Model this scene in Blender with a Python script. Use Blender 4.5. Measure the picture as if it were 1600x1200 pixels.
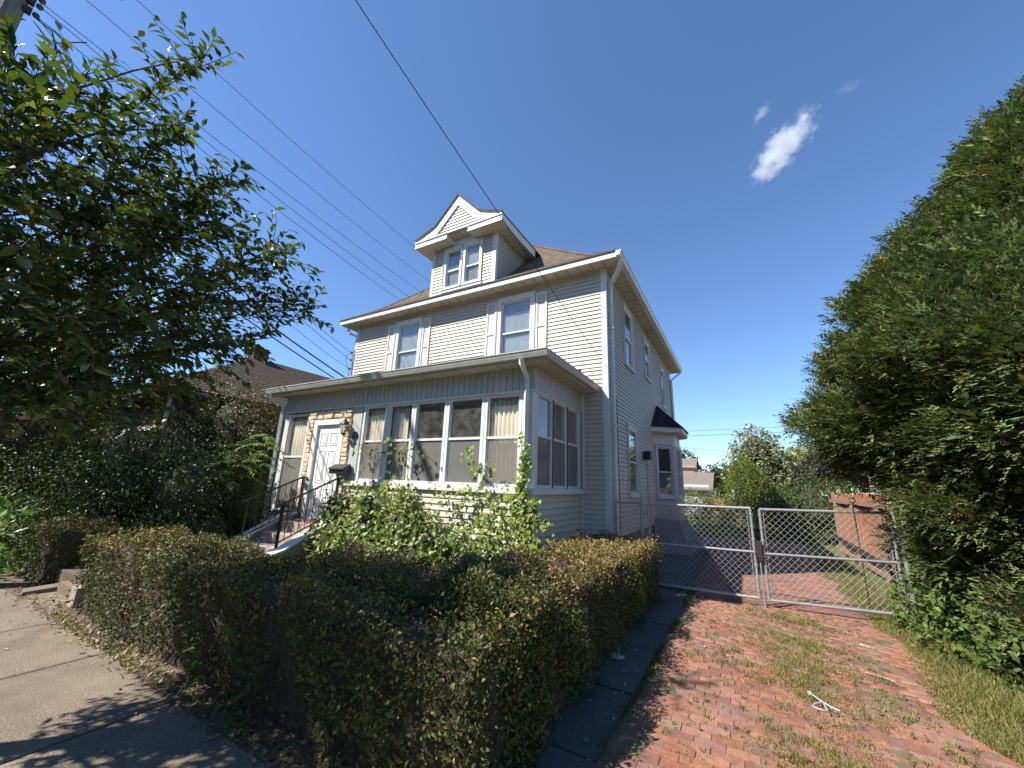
import bpy, math, random
import numpy as np
from mathutils import Vector, Matrix
for o in list(bpy.data.objects): bpy.data.objects.remove(o)
S = bpy.context.scene
COL = S.collection
rng = np.random.default_rng(7); random.seed(7)
rad = math.radians
# ------------------------------------------------------------------ camera
def cam_setup():
    yaw, pitch, roll = rad(30.124), rad(14.161), rad(2.071)
    fw = Vector((-math.sin(yaw)*math.cos(pitch), math.cos(yaw)*math.cos(pitch), math.sin(pitch)))
    r0 = Vector((math.cos(yaw), math.sin(yaw), 0)); u0 = r0.cross(fw)
    r = math.cos(roll)*r0 + math.sin(roll)*u0; u = -math.sin(roll)*r0 + math.cos(roll)*u0
    cd = bpy.data.cameras.new('camera'); c = bpy.data.objects.new('camera', cd); COL.objects.link(c)
    m = Matrix((r, u, -fw)).transposed().to_4x4(); m.translation = (0, 0, 1.75); c.matrix_world = m
    cd.sensor_width = 36; cd.lens = 36*616.16/1600; cd.clip_start = .05; cd.clip_end = 4000
    S.camera = c
cam_setup()
# ------------------------------------------------------------------ sky, sun, exposure
SUN = Vector((.60, .67, -1.0)).normalized()
W = bpy.data.worlds.new('World'); S.world = W; W.use_nodes = True
wt = W.node_tree; sky = wt.nodes.new('ShaderNodeTexSky'); sky.sky_type = 'NISHITA'; sky.sun_disc = False
sky.sun_elevation = math.asin(-SUN.z); sky.sun_rotation = math.atan2(-SUN.x, -SUN.y)
sky.altitude = 250; sky.air_density = 1.0; sky.dust_density = .0; sky.ozone_density = 7.5
bg = wt.nodes['Background']; bg.inputs['Strength'].default_value = .097
wt.links.new(sky.outputs[0], bg.inputs['Color'])
sl = bpy.data.lights.new('sun', 'SUN'); sl.energy = 4.5; sl.angle = rad(.53); sl.color = (1, .955, .88)
so = bpy.data.objects.new('sun', sl); COL.objects.link(so); so.rotation_euler = SUN.to_track_quat('-Z', 'Y').to_euler(); so.location = (-20, -22, 35)
S.view_settings.view_transform = 'Standard'; S.view_settings.look = 'None'; S.view_settings.gamma = 1
S.view_settings.use_curve_mapping = False; S.view_settings.exposure = 1.15
S.render.engine = 'CYCLES'; S.cycles.use_denoising = True; S.cycles.max_bounces = 8; S.cycles.transparent_max_bounces = 16
S.cycles.volume_bounces = 1
# ------------------------------------------------------------------ materials
M = {}
def nodes(name):
    m = bpy.data.materials.new(name); m.use_nodes = True; nt = m.node_tree
    M[name] = m; return m, nt, nt.nodes['Principled BSDF'], nt.nodes['Material Output']
def noise(nt, vec, scale, detail=4, rough=.55):
    n = nt.nodes.new('ShaderNodeTexNoise'); n.inputs['Scale'].default_value = scale
    n.inputs['Detail'].default_value = detail; n.inputs['Roughness'].default_value = rough
    nt.links.new(vec, n.inputs['Vector']); return n.outputs['Fac']
def ramp(nt, fac, stops):
    r = nt.nodes.new('ShaderNodeValToRGB'); e = r.color_ramp.elements
    while len(e) < len(stops): e.new(.5)
    for i, (p, c) in enumerate(stops): e[i].position = p; e[i].color = (*c, 1)
    nt.links.new(fac, r.inputs[0]); return r.outputs[0]
def mixc(nt, a, b, fac, mode='MIX'):
    x = nt.nodes.new('ShaderNodeMix'); x.data_type = 'RGBA'; x.blend_type = mode
    for s, v in ((x.inputs[6], a), (x.inputs[7], b), (x.inputs[0], fac)):
        if isinstance(v, (int, float)): s.default_value = v
        elif isinstance(v, tuple): s.default_value = (*v, 1)
        else: nt.links.new(v, s)
    return x.outputs[2]
def pmat(name, c1, c2=None, scale=3., rough=.6, bump=0., bscale=40., metal=0., spec=.4, fine=0., fscale=120., stretch=None, stain=None, attr=False):
    m, nt, bs, out = nodes(name)
    g = nt.nodes.new('ShaderNodeNewGeometry'); vec = g.outputs['Position']
    if stretch:
        mp = nt.nodes.new('ShaderNodeMapping'); mp.inputs['Scale'].default_value = stretch; nt.links.new(vec, mp.inputs[0]); vec = mp.outputs[0]
    c2 = c2 or tuple(v*.86 for v in c1)
    if attr:
        at = nt.nodes.new('ShaderNodeAttribute'); at.attribute_name = 'Col'; col = at.outputs['Color']
        nz = noise(nt, vec, scale, 5); col = mixc(nt, col, ramp(nt, nz, [(.3, (.72,)*3), (.7, (1.15,)*3)]), 1., 'MULTIPLY')
    else:
        col = ramp(nt, noise(nt, vec, scale, 5), [(.32, c2), (.68, c1)])
    if fine: col = mixc(nt, col, ramp(nt, noise(nt, g.outputs['Position'], fscale, 2), [(.3, (1-fine,)*3), (.7, (1+fine*.6,)*3)]), 1., 'MULTIPLY')
    if stain:
        sc, sscale, lo = stain
        col = mixc(nt, col, sc, ramp(nt, noise(nt, g.outputs['Position'], sscale, 6, .65), [(lo, (0,)*3), (min(1, lo+.16), (.8,)*3)]))
    nt.links.new(col, bs.inputs['Base Color'])
    bs.inputs['Roughness'].default_value = rough; bs.inputs['Metallic'].default_value = metal; bs.inputs['Specular IOR Level'].default_value = spec
    if bump:
        b = nt.nodes.new('ShaderNodeBump'); b.inputs['Strength'].default_value = bump; b.inputs['Distance'].default_value = .02
        nt.links.new(noise(nt, vec, bscale, 4), b.inputs['Height']); nt.links.new(b.outputs[0], bs.inputs['Normal'])
    return m
def leafmat(name, trans=.3, gloss=.10, rough=.5):
    m, nt, bs, out = nodes(name); nt.nodes.remove(bs)
    at = nt.nodes.new('ShaderNodeAttribute'); at.attribute_name = 'Col'
    d = nt.nodes.new('ShaderNodeBsdfDiffuse'); t = nt.nodes.new('ShaderNodeBsdfTranslucent'); g = nt.nodes.new('ShaderNodeBsdfGlossy')
    g.inputs['Roughness'].default_value = rough
    tc = mixc(nt, at.outputs['Color'], (1.5, 1.7, .7), 1., 'MULTIPLY')
    nt.links.new(at.outputs['Color'], d.inputs[0]); nt.links.new(tc, t.inputs[0])
    m1 = nt.nodes.new('ShaderNodeMixShader'); m1.inputs[0].default_value = trans
    nt.links.new(d.outputs[0], m1.inputs[1]); nt.links.new(t.outputs[0], m1.inputs[2])
    fr = nt.nodes.new('ShaderNodeFresnel'); fr.inputs[0].default_value = 1.4
    mu = nt.nodes.new('ShaderNodeMath'); mu.operation = 'MULTIPLY_ADD'; mu.inputs[1].default_value = .06+gloss*.6; mu.inputs[2].default_value = gloss*.04
    nt.links.new(fr.outputs[0], mu.inputs[0])
    m2 = nt.nodes.new('ShaderNodeMixShader'); nt.links.new(mu.outputs[0], m2.inputs[0])
    nt.links.new(m1.outputs[0], m2.inputs[1]); nt.links.new(g.outputs[0], m2.inputs[2]); nt.links.new(m2.outputs[0], out.inputs[0]); return m
def glassmat(name, tint, boost=1.3, base=.03):
    m, nt, bs, out = nodes(name); nt.nodes.remove(bs)
    t = nt.nodes.new('ShaderNodeBsdfTransparent'); t.inputs[0].default_value = (*tint, 1)
    g = nt.nodes.new('ShaderNodeBsdfGlossy'); g.inputs['Roughness'].default_value = .015
    ge = nt.nodes.new('ShaderNodeNewGeometry')
    b = nt.nodes.new('ShaderNodeBump'); b.inputs['Strength'].default_value = .05; b.inputs['Distance'].default_value = .02
    nt.links.new(noise(nt, ge.outputs['Position'], 2.2, 2), b.inputs['Height']); nt.links.new(b.outputs[0], g.inputs['Normal'])
    lw = nt.nodes.new('ShaderNodeLayerWeight'); lw.inputs[0].default_value = .5
    pw = nt.nodes.new('ShaderNodeMath'); pw.operation = 'POWER'; pw.inputs[1].default_value = 5.; nt.links.new(lw.outputs['Facing'], pw.inputs[0])
    fr = nt.nodes.new('ShaderNodeMath'); fr.operation = 'MULTIPLY_ADD'; fr.inputs[1].default_value = .95; fr.inputs[2].default_value = .05; nt.links.new(pw.outputs[0], fr.inputs[0])
    mu = nt.nodes.new('ShaderNodeMath'); mu.operation = 'MULTIPLY_ADD'; mu.inputs[1].default_value = boost; mu.inputs[2].default_value = base; mu.use_clamp = True
    nt.links.new(fr.outputs[0], mu.inputs[0])
    mx = nt.nodes.new('ShaderNodeMixShader'); nt.links.new(mu.outputs[0], mx.inputs[0])
    nt.links.new(t.outputs[0], mx.inputs[1]); nt.links.new(g.outputs[0], mx.inputs[2])
    du = nt.nodes.new('ShaderNodeBsdfDiffuse'); du.inputs[0].default_value = (.55, .56, .54, 1); md = nt.nodes.new('ShaderNodeMixShader')   # a film of dust on the glass
    dz = nt.nodes.new('ShaderNodeMapRange'); dz.inputs['From Min'].default_value = .35; dz.inputs['From Max'].default_value = .75; dz.inputs['To Min'].default_value = .015; dz.inputs['To Max'].default_value = .11
    nt.links.new(noise(nt, ge.outputs['Position'], 5.5, 7, .7), dz.inputs['Value']); nt.links.new(dz.outputs[0], md.inputs[0]); nt.links.new(mx.outputs[0], md.inputs[1]); nt.links.new(du.outputs[0], md.inputs[2]); nt.links.new(md.outputs[0], out.inputs[0]); return m
def screenmat(name, col, op):
    m, nt, bs, out = nodes(name); t = nt.nodes.new('ShaderNodeBsdfTransparent'); mx = nt.nodes.new('ShaderNodeMixShader')
    bs.inputs['Base Color'].default_value = (*col, 1); bs.inputs['Roughness'].default_value = .8; mx.inputs[0].default_value = op
    nt.links.new(t.outputs[0], mx.inputs[1]); nt.links.new(bs.outputs[0], mx.inputs[2]); nt.links.new(mx.outputs[0], out.inputs[0])
pmat('siding', (.52, .475, .40), (.47, .43, .36), 1.4, .5, fine=.06, fscale=7, stretch=(1, 1, .35), stain=((.36, .33, .28), 1.1, .60))
pmat('trim', (.66, .655, .63), (.58, .575, .555), 2.5, .45, fine=.05, fscale=25)
pmat('vertical_board', (.46, .465, .44), (.40, .405, .38), 2., .5, fine=.06, fscale=14)
pmat('gutter_paint', (.46, .45, .41), (.37, .36, .325), 3., .4, fine=.08, fscale=20, stretch=(1, 1, 4))
pmat('soffit', (.52, .49, .43), (.43, .39, .33), 1.1, .55, fine=.08, fscale=14)
pmat('shutter', (.62, .60, .52), (.57, .55, .47), 3, .55)
pmat('shingle', (.20, .158, .115), (.115, .088, .066), 5., .9, bump=.5, bscale=60, fine=.45, fscale=26, spec=.15)
pmat('shingle_red', (.115, .088, .070), (.068, .053, .044), 5., .9, bump=.5, bscale=60, fine=.45, fscale=22, spec=.15)
pmat('shingle_dark', (.042, .038, .036), (.024, .022, .021), 5., .9, fine=.4, fscale=30, spec=.15)
pmat('roof_edge', (.035, .032, .03), None, 3, .8)
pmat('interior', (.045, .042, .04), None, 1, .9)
pmat('interior_wall', (.62, .60, .56), None, 1, .9)
pmat('door_paint', (.80, .79, .74), (.74, .73, .69), 2, .4)
pmat('stone', (.72, .60, .42), (.52, .40, .27), 7., .85, bump=.7, bscale=18, fine=.15, fscale=45)
pmat('mortar', (.45, .39, .31), None, 12, .9, bump=.4)
pmat('black_metal', (.012, .012, .014), (.022, .02, .019), 9, .42, spec=.5)
pmat('rust_metal', (.02, .018, .017), (.05, .028, .018), 14, .6)
pmat('galvanized', (.42, .425, .43), (.33, .335, .34), 18, .42, metal=.5)
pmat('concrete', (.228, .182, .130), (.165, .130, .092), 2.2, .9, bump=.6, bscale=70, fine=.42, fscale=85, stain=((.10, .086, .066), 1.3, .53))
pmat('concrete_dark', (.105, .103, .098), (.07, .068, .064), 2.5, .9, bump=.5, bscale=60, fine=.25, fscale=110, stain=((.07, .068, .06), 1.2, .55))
pmat('concrete_step', (.42, .36, .30), (.26, .21, .17), 4, .9, bump=.4, bscale=50, fine=.15, stretch=(1, 1, .3))
pmat('painted_concrete', (.70, .69, .66), (.58, .57, .55), 4, .7, bump=.2, bscale=40)
pmat('foundation', (.26, .255, .25), (.19, .187, .182), 3, .9, bump=.5, bscale=25, fine=.15)
pmat('brick', (.4, .15, .1), None, 16, .85, bump=.5, bscale=60, fine=.16, fscale=140, attr=True, stain=((.20, .155, .105), 2.2, .54))
pmat('drive_dirt', (.20, .14, .09), (.13, .095, .055), 6, .95, bump=.6, bscale=70, fine=.3, stain=((.10, .11, .035), 3.5, .52))
pmat('soil', (.16, .12, .085), (.09, .068, .048), 3, .95, bump=.8, bscale=45, fine=.35, stain=((.10, .115, .035), 1.3, .52))
pmat('lawn', (.115, .125, .035), (.075, .09, .026), .7, .95, bump=.8, bscale=55, fine=.4, stain=((.2, .165, .08), 1.5, .56))
pmat('cedar', (.42, .20, .105), (.27, .12, .065), 2.5, .8, bump=.3, bscale=30, fine=.14, stretch=(9, 9, .8))
pmat('cedar_grey', (.30, .20, .14), (.20, .13, .09), 2.5, .85, bump=.3, bscale=30, stretch=(9, 9, .8))
pmat('pole_wood', (.23, .205, .175), (.13, .115, .10), 5, .9, bump=.6, bscale=30, fine=.25, stretch=(7, 7, .5))
pmat('bark', (.10, .08, .062), (.055, .044, .035), 14, .95, bump=.9, bscale=40, stretch=(1, 1, .4))
pmat('twig', (.12, .085, .055), (.07, .05, .034), 12, .9)
pmat('foliage_core_shade', (.045, .052, .022), (.026, .03, .014), 22, .95, bump=1., bscale=30)  # solid core of crowns, the shade among the leaves painted in as dark green
pmat('twig_core_shade', (.085, .062, .042), (.038, .03, .02), 26, .95, bump=1., bscale=40)  # solid twig-brown core, inner shade painted in as a darker brown
pmat('cable', (.016, .016, .018), None, 5, .55)
pmat('wire', (.07, .072, .08), None, 5, .5)
pmat('porcelain', (.10, .055, .04), None, 5, .25)
pmat('curtain', (.80, .74, .62), (.72, .66, .54), 3, .9)
pmat('shade_cloth', (.46, .50, .53), (.36, .40, .43), 2, .9)
pmat('blind', (.30, .30, .285), None, 2, .7)
pmat('white_plastic', (.36, .37, .37), (.30, .31, .31), 9, .45)
pmat('paper', (.34, .33, .31), None, 9, .8)
pmat('neighbor_wall', (.13, .085, .065), (.10, .065, .05), 2, .85, fine=.1)
pmat('chimney_brick', (.08, .05, .04), (.055, .034, .028), 9, .9)
pmat('garage_wall', (.36, .38, .37), (.30, .32, .31), 1.5, .7)
pmat('garage_roof', (.20, .16, .13), (.15, .12, .095), 4, .9, fine=.25, fscale=20)
pmat('pink_wall', (.46, .28, .21), None, 1, .8)
leafmat('leaf', .3, .06, .55); leafmat('leaf_matte', .14, .0, .6); leafmat('needle', .15, .02, .5); leafmat('leaf_gloss', .25, .16, .45)
leafmat('grass_blade', .3, .03, .5)
glassmat('glass', (.94, .94, .925), 1.1, .01); glassmat('glass_sky', (.88, .90, .90), 1.3, .03)
screenmat('screen', (.24, .23, .21), .36)
# translucent cloth shade
# ------------------------------------------------------------------ object helpers
WORLD = {}
def place(o, mat=Matrix(), parent=None):
    COL.objects.link(o); WORLD[o] = mat.copy()
    if parent is not None:
        o.parent = parent; o.matrix_parent_inverse = WORLD[parent].inverted()
    o.matrix_basis = mat
    return o
def tag(o, label=None, cat=None, group=None, kind=None):
    if label: o['label'] = label
    if cat: o['category'] = cat
    if group: o['group'] = group
    if kind: o['kind'] = kind
    return o
def thing(name, label, cat, loc=(0, 0, 0), group=None):
    o = bpy.data.objects.new(name, None); o.empty_display_size = .2
    place(o, Matrix.Translation(loc)); return tag(o, label, cat, group)
def inst(name, me, mat4, parent=None):
    return place(bpy.data.objects.new(name, me), mat4, parent)
def np_obj(name, V, F, mats, parent=None, col=None, smooth=False, uvless=True, base=True):
    V = np.asarray(V, np.float64)
    if base and len(V):
        c = np.array([(V[:, 0].min()+V[:, 0].max())/2, (V[:, 1].min()+V[:, 1].max())/2, V[:, 2].min()])
    else: c = np.zeros(3)
    me = bpy.data.meshes.new(name); V = V-c
    if isinstance(F, np.ndarray):
        n = F.shape[1]; me.vertices.add(len(V)); me.vertices.foreach_set('co', V.astype(np.float32).ravel())
        me.loops.add(F.size); me.loops.foreach_set('vertex_index', F.astype(np.int32).ravel())
        me.polygons.add(len(F)); me.polygons.foreach_set('loop_start', np.arange(0, F.size, n, dtype=np.int32))
        me.update(calc_edges=True)
    else:
        me.from_pydata(V.tolist(), [], F); me.update()
    if not isinstance(mats, (list, tuple)): mats = [mats]
    for m in mats: me.materials.append(M[m])
    if col is not None:
        a = me.color_attributes.new('Col', 'FLOAT_COLOR', 'POINT'); cc = np.ones((len(V), 4), np.float32); cc[:, :3] = col; a.data.foreach_set('color', cc.ravel())
    if smooth: me.polygons.foreach_set('use_smooth', np.ones(len(me.polygons), bool))
    o = bpy.data.objects.new(name, me); return place(o, Matrix.Translation(c), parent)
class Fr:                                     # a wall's own frame: u along it, v up, n outward
    def __init__(s, o, u, n): s.o = np.array(o, float); s.u = np.array(u, float); s.n = np.array(n, float)
    def __call__(s, u, v, n=0.): return s.o + s.u*u + s.n*n + np.array([0, 0, v])
class MB:
    def __init__(s): s.V = []; s.F = []
    def add(s, V, F):
        b = len(s.V); s.V += [tuple(map(float, v)) for v in V]; s.F += [tuple(i+b for i in f) for f in F]; return s
    def box(s, x0, x1, y0, y1, z0, z1):
        return s.add([(x, y, z) for z in (z0, z1) for y in (y0, y1) for x in (x0, x1)], [(0, 2, 3, 1), (4, 5, 7, 6), (0, 1, 5, 4), (2, 6, 7, 3), (0, 4, 6, 2), (1, 3, 7, 5)])
    def fbox(s, fr, u0, u1, v0, v1, n0, n1):
        return s.add([fr(u, v, n) for v in (v0, v1) for n in (n0, n1) for u in (u0, u1)], [(0, 2, 3, 1), (4, 5, 7, 6), (0, 1, 5, 4), (2, 6, 7, 3), (0, 4, 6, 2), (1, 3, 7, 5)])
    def prism(s, A, B):                       # two matching rings of points
        n = len(A); s.add(list(A)+list(B), [tuple(range(n))[::-1], tuple(range(n, 2*n))]+[(i, (i+1) % n, n+(i+1) % n, n+i) for i in range(n)]); return s
    def tube(s, pts, r, n=8, cap=True):
        pts = [Vector(p) for p in pts]; rs = r if isinstance(r, (list, tuple, np.ndarray)) else [r]*len(pts); V = []; F = []
        up = None
        for i, p in enumerate(pts):
            d = (pts[min(i+1, len(pts)-1)]-pts[max(i-1, 0)]); d = d.normalized() if d.length > 1e-9 else Vector((0, 0, 1))
            if up is None: up = Vector((0, 0, 1)) if abs(d.z) < .9 else Vector((1, 0, 0))
            a = d.cross(up); a = a.normalized() if a.length > 1e-6 else d.orthogonal().normalized(); b = a.cross(d).normalized(); up = b
            for k in range(n):
                t = 2*math.pi*k/n; V.append(p+(a*math.cos(t)+b*math.sin(t))*rs[i])
        for i in range(len(pts)-1):
            for k in range(n): F.append((i*n+k, i*n+(k+1) % n, (i+1)*n+(k+1) % n, (i+1)*n+k))
        if cap: F += [tuple(range(n))[::-1], tuple(range((len(pts)-1)*n, len(pts)*n))]
        return s.add(V, F)
    def lathe(s, c, prof, n=12):
        V = []; F = []
        for (r, z) in prof:
            for k in range(n): t = 2*math.pi*k/n; V.append((c[0]+r*math.cos(t), c[1]+r*math.sin(t), c[2]+z))
        for i in range(len(prof)-1):
            for k in range(n): F.append((i*n+k, i*n+(k+1) % n, (i+1)*n+(k+1) % n, (i+1)*n+k))
        F += [tuple(range(n))[::-1], tuple(range((len(prof)-1)*n, len(prof)*n))]
        return s.add(V, F)
    def build(s, name, mat, parent=None, smooth=False, kind=None, label=None):
        o = np_obj(name, np.array(s.V), s.F, mat, parent, smooth=smooth); return tag(o, label, None, None, kind)
def box(name, mat, parent, *a): return MB().box(*a).build(name, mat, parent)
def fbox(name, mat, parent, fr, *a): return MB().fbox(fr, *a).build(name, mat, parent)
# ------------------------------------------------------------------ foliage helpers (numpy)
def unit(v): return v/np.maximum(np.linalg.norm(v, axis=-1, keepdims=True), 1e-9)
def rnd_dirs(n): return unit(rng.normal(size=(n, 3)))
def leaves(name, P, D, N, L, W, col, mat, parent=None, droop=.12, fold=.22, four=False, kind='stuff', label=None):
    n = len(P); D = unit(D); Sd = unit(np.cross(D, N)); N = unit(np.cross(Sd, D)); L = np.broadcast_to(L, n)[:, None]; Wd = np.broadcast_to(W, n)[:, None]
    b = P; tip = P+D*L-N*L*droop; l = P+D*L*.42+Sd*Wd*.5+N*Wd*fold; r = P+D*L*.42-Sd*Wd*.5+N*Wd*fold
    if four:
        mid = P+D*L*.5+N*L*.03
        l2 = P+D*L*.70+Sd*Wd*.36+N*Wd*(fold*.6)-N*L*droop*.3; r2 = P+D*L*.70-Sd*Wd*.36+N*Wd*(fold*.6)-N*L*droop*.3
        V = np.stack([b, mid, tip, l, r, l2, r2], 1).reshape(-1, 3); T = np.array([[0, 1, 3], [3, 1, 5], [5, 1, 2], [0, 4, 1], [4, 6, 1], [6, 2, 1]]); k = 7
    else:
        V = np.stack([b, r, tip, l], 1).reshape(-1, 3); T = np.array([[0, 1, 2], [0, 2, 3]]); k = 4
    F = (np.arange(n)[:, None, None]*k+T[None]).reshape(-1, 3)
    o = np_obj(name, V, F, mat, parent, col=np.repeat(col, k, 0)); return tag(o, label, None, None, kind)
def vary(n, stops, spread=.12):
    """per-leaf colours picked among a few (weight, colour) with jitter"""
    w = np.array([s[0] for s in stops], float); c = np.array([s[1] for s in stops], float)
    i = rng.choice(len(stops), n, p=w/w.sum()); return np.clip(c[i]*(1+rng.normal(size=(n, 1))*spread)*(1+rng.normal(size=(n, 3))*spread*.35), .004, .9)
def blob(name, mat, parent, c, r, seed=0, sub=3, amp=.18, squash=None):
    bm_v, bm_f = ico(sub); V = bm_v.copy(); q = np.array(seed*1.7)
    d = 1+amp*(np.sin(V[:, 0]*5+q)*np.sin(V[:, 1]*4.3+q*2)+.6*np.sin(V[:, 2]*7+q*3)*np.sin(V[:, 0]*8.1+q))
    return np_obj(name, V*d[:, None]*np.array(r)+np.array(c), bm_f, mat, parent)
_ico = {}
def ico(sub):
    if sub not in _ico:
        import bmesh
        bm = bmesh.new(); bmesh.ops.create_icosphere(bm, subdivisions=sub, radius=1); bm.verts.ensure_lookup_table()
        _ico[sub] = (np.array([v.co[:] for v in bm.verts]), np.array([[v.index for v in f.verts] for f in bm.faces])); bm.free()
    return _ico[sub]
def branch_path(a, b, bend=.15, n=6):
    a = np.array(a, float); b = np.array(b, float); L = np.linalg.norm(b-a); o = rng.normal(size=3)*L*bend; t = np.linspace(0, 1, n)[:, None]
    return a*(1-t)+b*t+o*(t*(1-t))*2+np.array([0, 0, 1.])*L*bend*.5*(t*(1-t))
# ================================================================== THE SETTING
def sheet(name, mat, x0, x1, y0, y1, z, n=1, m=1, amp=0., parent=None, seed=0):
    X, Y = np.meshgrid(np.linspace(x0, x1, n+1), np.linspace(y0, y1, m+1)); Z = np.full_like(X, z)
    if amp: Z = Z+amp*(np.sin(X*1.9+seed)*np.cos(Y*1.3+seed*2)+.5*np.sin(X*4.1+Y*3.7+seed))
    V = np.stack([X.ravel(), Y.ravel(), Z.ravel()], 1); i = np.arange((n+1)*(m+1)).reshape(m+1, n+1)
    F = np.stack([i[:-1, :-1].ravel(), i[:-1, 1:].ravel(), i[1:, 1:].ravel(), i[1:, :-1].ravel()], 1)
    return np_obj(name, V, F, mat, parent, base=False, smooth=bool(amp))
tag(sheet('ground', 'lawn', -900, 900, -900, 900, -.05), kind='structure')
tag(sheet('street', 'concrete_dark', -60, 60, -9, -1.3, -.046), kind='structure')
tag(sheet('front_yard', 'soil', -11.6, -1.7, 2.55, 8.6, .27, 30, 20, .02), kind='structure')
yb = MB().box(-11.6, -1.7, 2.3, 2.56, -.02, .24).build('yard_bank', 'soil'); tag(yb, kind='structure')
tag(sheet('planting_strip', 'soil', -14, -1.55, 1.85, 2.5, .004, 40, 4, .006), kind='structure')
tag(sheet('back_yard', 'lawn', -14, 14, 18.2, 60, .004, 20, 20, .02), kind='structure')
tag(sheet('grass_verge', 'lawn', 1.5, 9, 1.9, 40, -.012, 20, 60, .012), kind='structure')
tag(sheet('boulevard', 'lawn', -30, 30, -1.3, .22, -.02), kind='structure')
# sidewalk slabs
sw = tag(sheet('sidewalk', 'soil', -26, 12, .2, 1.92, -.03), kind='structure')
for i in range(19):
    x0 = -24.6+i*1.52+.77; tz = rng.normal()*.006
    m = MB(); a = .012
    m.prism([(x0+.008, .22, -.1), (x0+1.51, .22, -.1), (x0+1.51, 1.9, -.1), (x0+.008, 1.9, -.1)], [(x0+.008, .22, tz-a*.6), (x0+1.51, .22, tz-a*.6), (x0+1.51, 1.9, tz-a*.6), (x0+.008, 1.9, tz-a*.6)])
    m.prism([(x0+.008, .22, tz-a*.6), (x0+1.51, .22, tz-a*.6), (x0+1.51, 1.9, tz-a*.6), (x0+.008, 1.9, tz-a*.6)], [(x0+.02, .232, tz), (x0+1.498, .232, tz), (x0+1.498, 1.888, tz), (x0+.02, 1.888, tz)])
    m.build('slab', 'concrete', sw)
# concrete strip between hedge and bricks, continuing along the house
st = tag(sheet('strip_bed', 'soil', -1.75, -.93, 1.95, 8.0, -.02), kind='structure')
yy = 1.95
for L in (1.02, 1.0, 1.05, 1.0, 1.02, .9):
    dz = rng.normal()*.006
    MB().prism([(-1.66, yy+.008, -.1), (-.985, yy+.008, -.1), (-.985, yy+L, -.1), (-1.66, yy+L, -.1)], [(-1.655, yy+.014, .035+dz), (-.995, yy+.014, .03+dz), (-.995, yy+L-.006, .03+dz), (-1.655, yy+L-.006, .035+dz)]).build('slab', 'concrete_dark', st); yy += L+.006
sp = tag(sheet('side_path', 'soil', -2.4, -1.0, 8.0, 18.5, -.016), kind='structure')
for i in range(7):
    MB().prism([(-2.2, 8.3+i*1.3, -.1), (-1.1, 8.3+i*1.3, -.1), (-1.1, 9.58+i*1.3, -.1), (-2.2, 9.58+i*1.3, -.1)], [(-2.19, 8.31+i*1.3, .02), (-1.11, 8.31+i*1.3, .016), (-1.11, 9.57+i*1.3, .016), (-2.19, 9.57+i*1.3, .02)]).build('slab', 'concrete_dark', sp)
# entrance walk through the hedge
wk = tag(sheet('front_walk', 'concrete', -8.75, -7.75, 1.93, 2.5, .012), kind='structure')
MB().box(-8.8, -7.7, 2.5, 4.2, .1, .29).build('slab', 'concrete', wk)
MB().box(-8.7, -7.8, 2.2, 2.52, .0, .15).build('step', 'concrete', wk)
MB().prism([(-9.0, 1.92, 0), (-8.8, 1.88, 0), (-8.75, 2.45, 0), (-8.95, 2.5, 0)], [(-8.98, 1.93, .07), (-8.82, 1.9, .05), (-8.77, 2.44, .08), (-8.94, 2.48, .1)]).build('kerb', 'concrete', wk)
MB().box(-7.78, -7.58, 2.1, 2.5, 0, .24).build('kerb_block', 'concrete_step', wk)
# ------------------------------------------------------------------ brick driveway
def sag(x, y): return .012*math.sin(x*1.7+y*.8)+.008*math.sin(y*2.3-x)
X_, Y_ = np.meshgrid(np.linspace(-.99, 1.75, 28), np.linspace(1.9, 19.2, 140)); Z_ = .012*np.sin(X_*1.7+Y_*.8)+.008*np.sin(Y_*2.3-X_)-.0005+.0062*np.sin(X_*6.3+Y_*2.2)*np.sin(Y_*3.7-X_*2); i_ = np.arange(28*140).reshape(140, 28)
dr = tag(np_obj('driveway', np.stack([X_.ravel(), Y_.ravel(), Z_.ravel()], 1), np.stack([i_[:-1, :-1].ravel(), i_[:-1, 1:].ravel(), i_[1:, 1:].ravel(), i_[1:, :-1].ravel()], 1), 'drive_dirt', smooth=True), kind='structure')
def brick_geo(cx, cy, z, L, Wd, ang, tilt=(0, 0)):
    h = .0075; ca, sa = math.cos(ang), math.sin(ang); V = []
    for (sx, sy, zz) in [(1, 1, -.03), (1, 1, h-.002), (.98, .96, h)]:
        for (a, b) in ((-1, -1), (1, -1), (1, 1), (-1, 1)):
            x, y = a*L/2*sx, b*Wd/2*sy; V.append((cx+x*ca-y*sa, cy+x*sa+y*ca, z+zz+a*tilt[0]+b*tilt[1]))
    return V, [(0, 1, 5, 4), (1, 2, 6, 5), (2, 3, 7, 6), (3, 0, 4, 7), (4, 5, 9, 8), (5, 6, 10, 9), (6, 7, 11, 10), (7, 4, 8, 11), (8, 9, 10, 11)]
BC = [(.295, .128, .078), (.275, .113, .07), (.31, .15, .095), (.215, .105, .08), (.265, .135, .092), (.24, .13, .10), (.205, .092, .068), (.285, .155, .115)]
variants = []
for c in BC:
    for k in range(2):
        V, F = brick_geo(0, 0, 0, .200, .0965, 0, (rng.normal()*.0016, rng.normal()*.0016)); me = bpy.data.meshes.new('brick'); me.from_pydata(V, [], F)
        me.materials.append(M['brick']); a = me.color_attributes.new('Col', 'FLOAT_COLOR', 'POINT')
        for d in a.data: d.color = (*c, 1)
        variants.append(me)
allb = []; row = 0; y = 2.4
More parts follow.
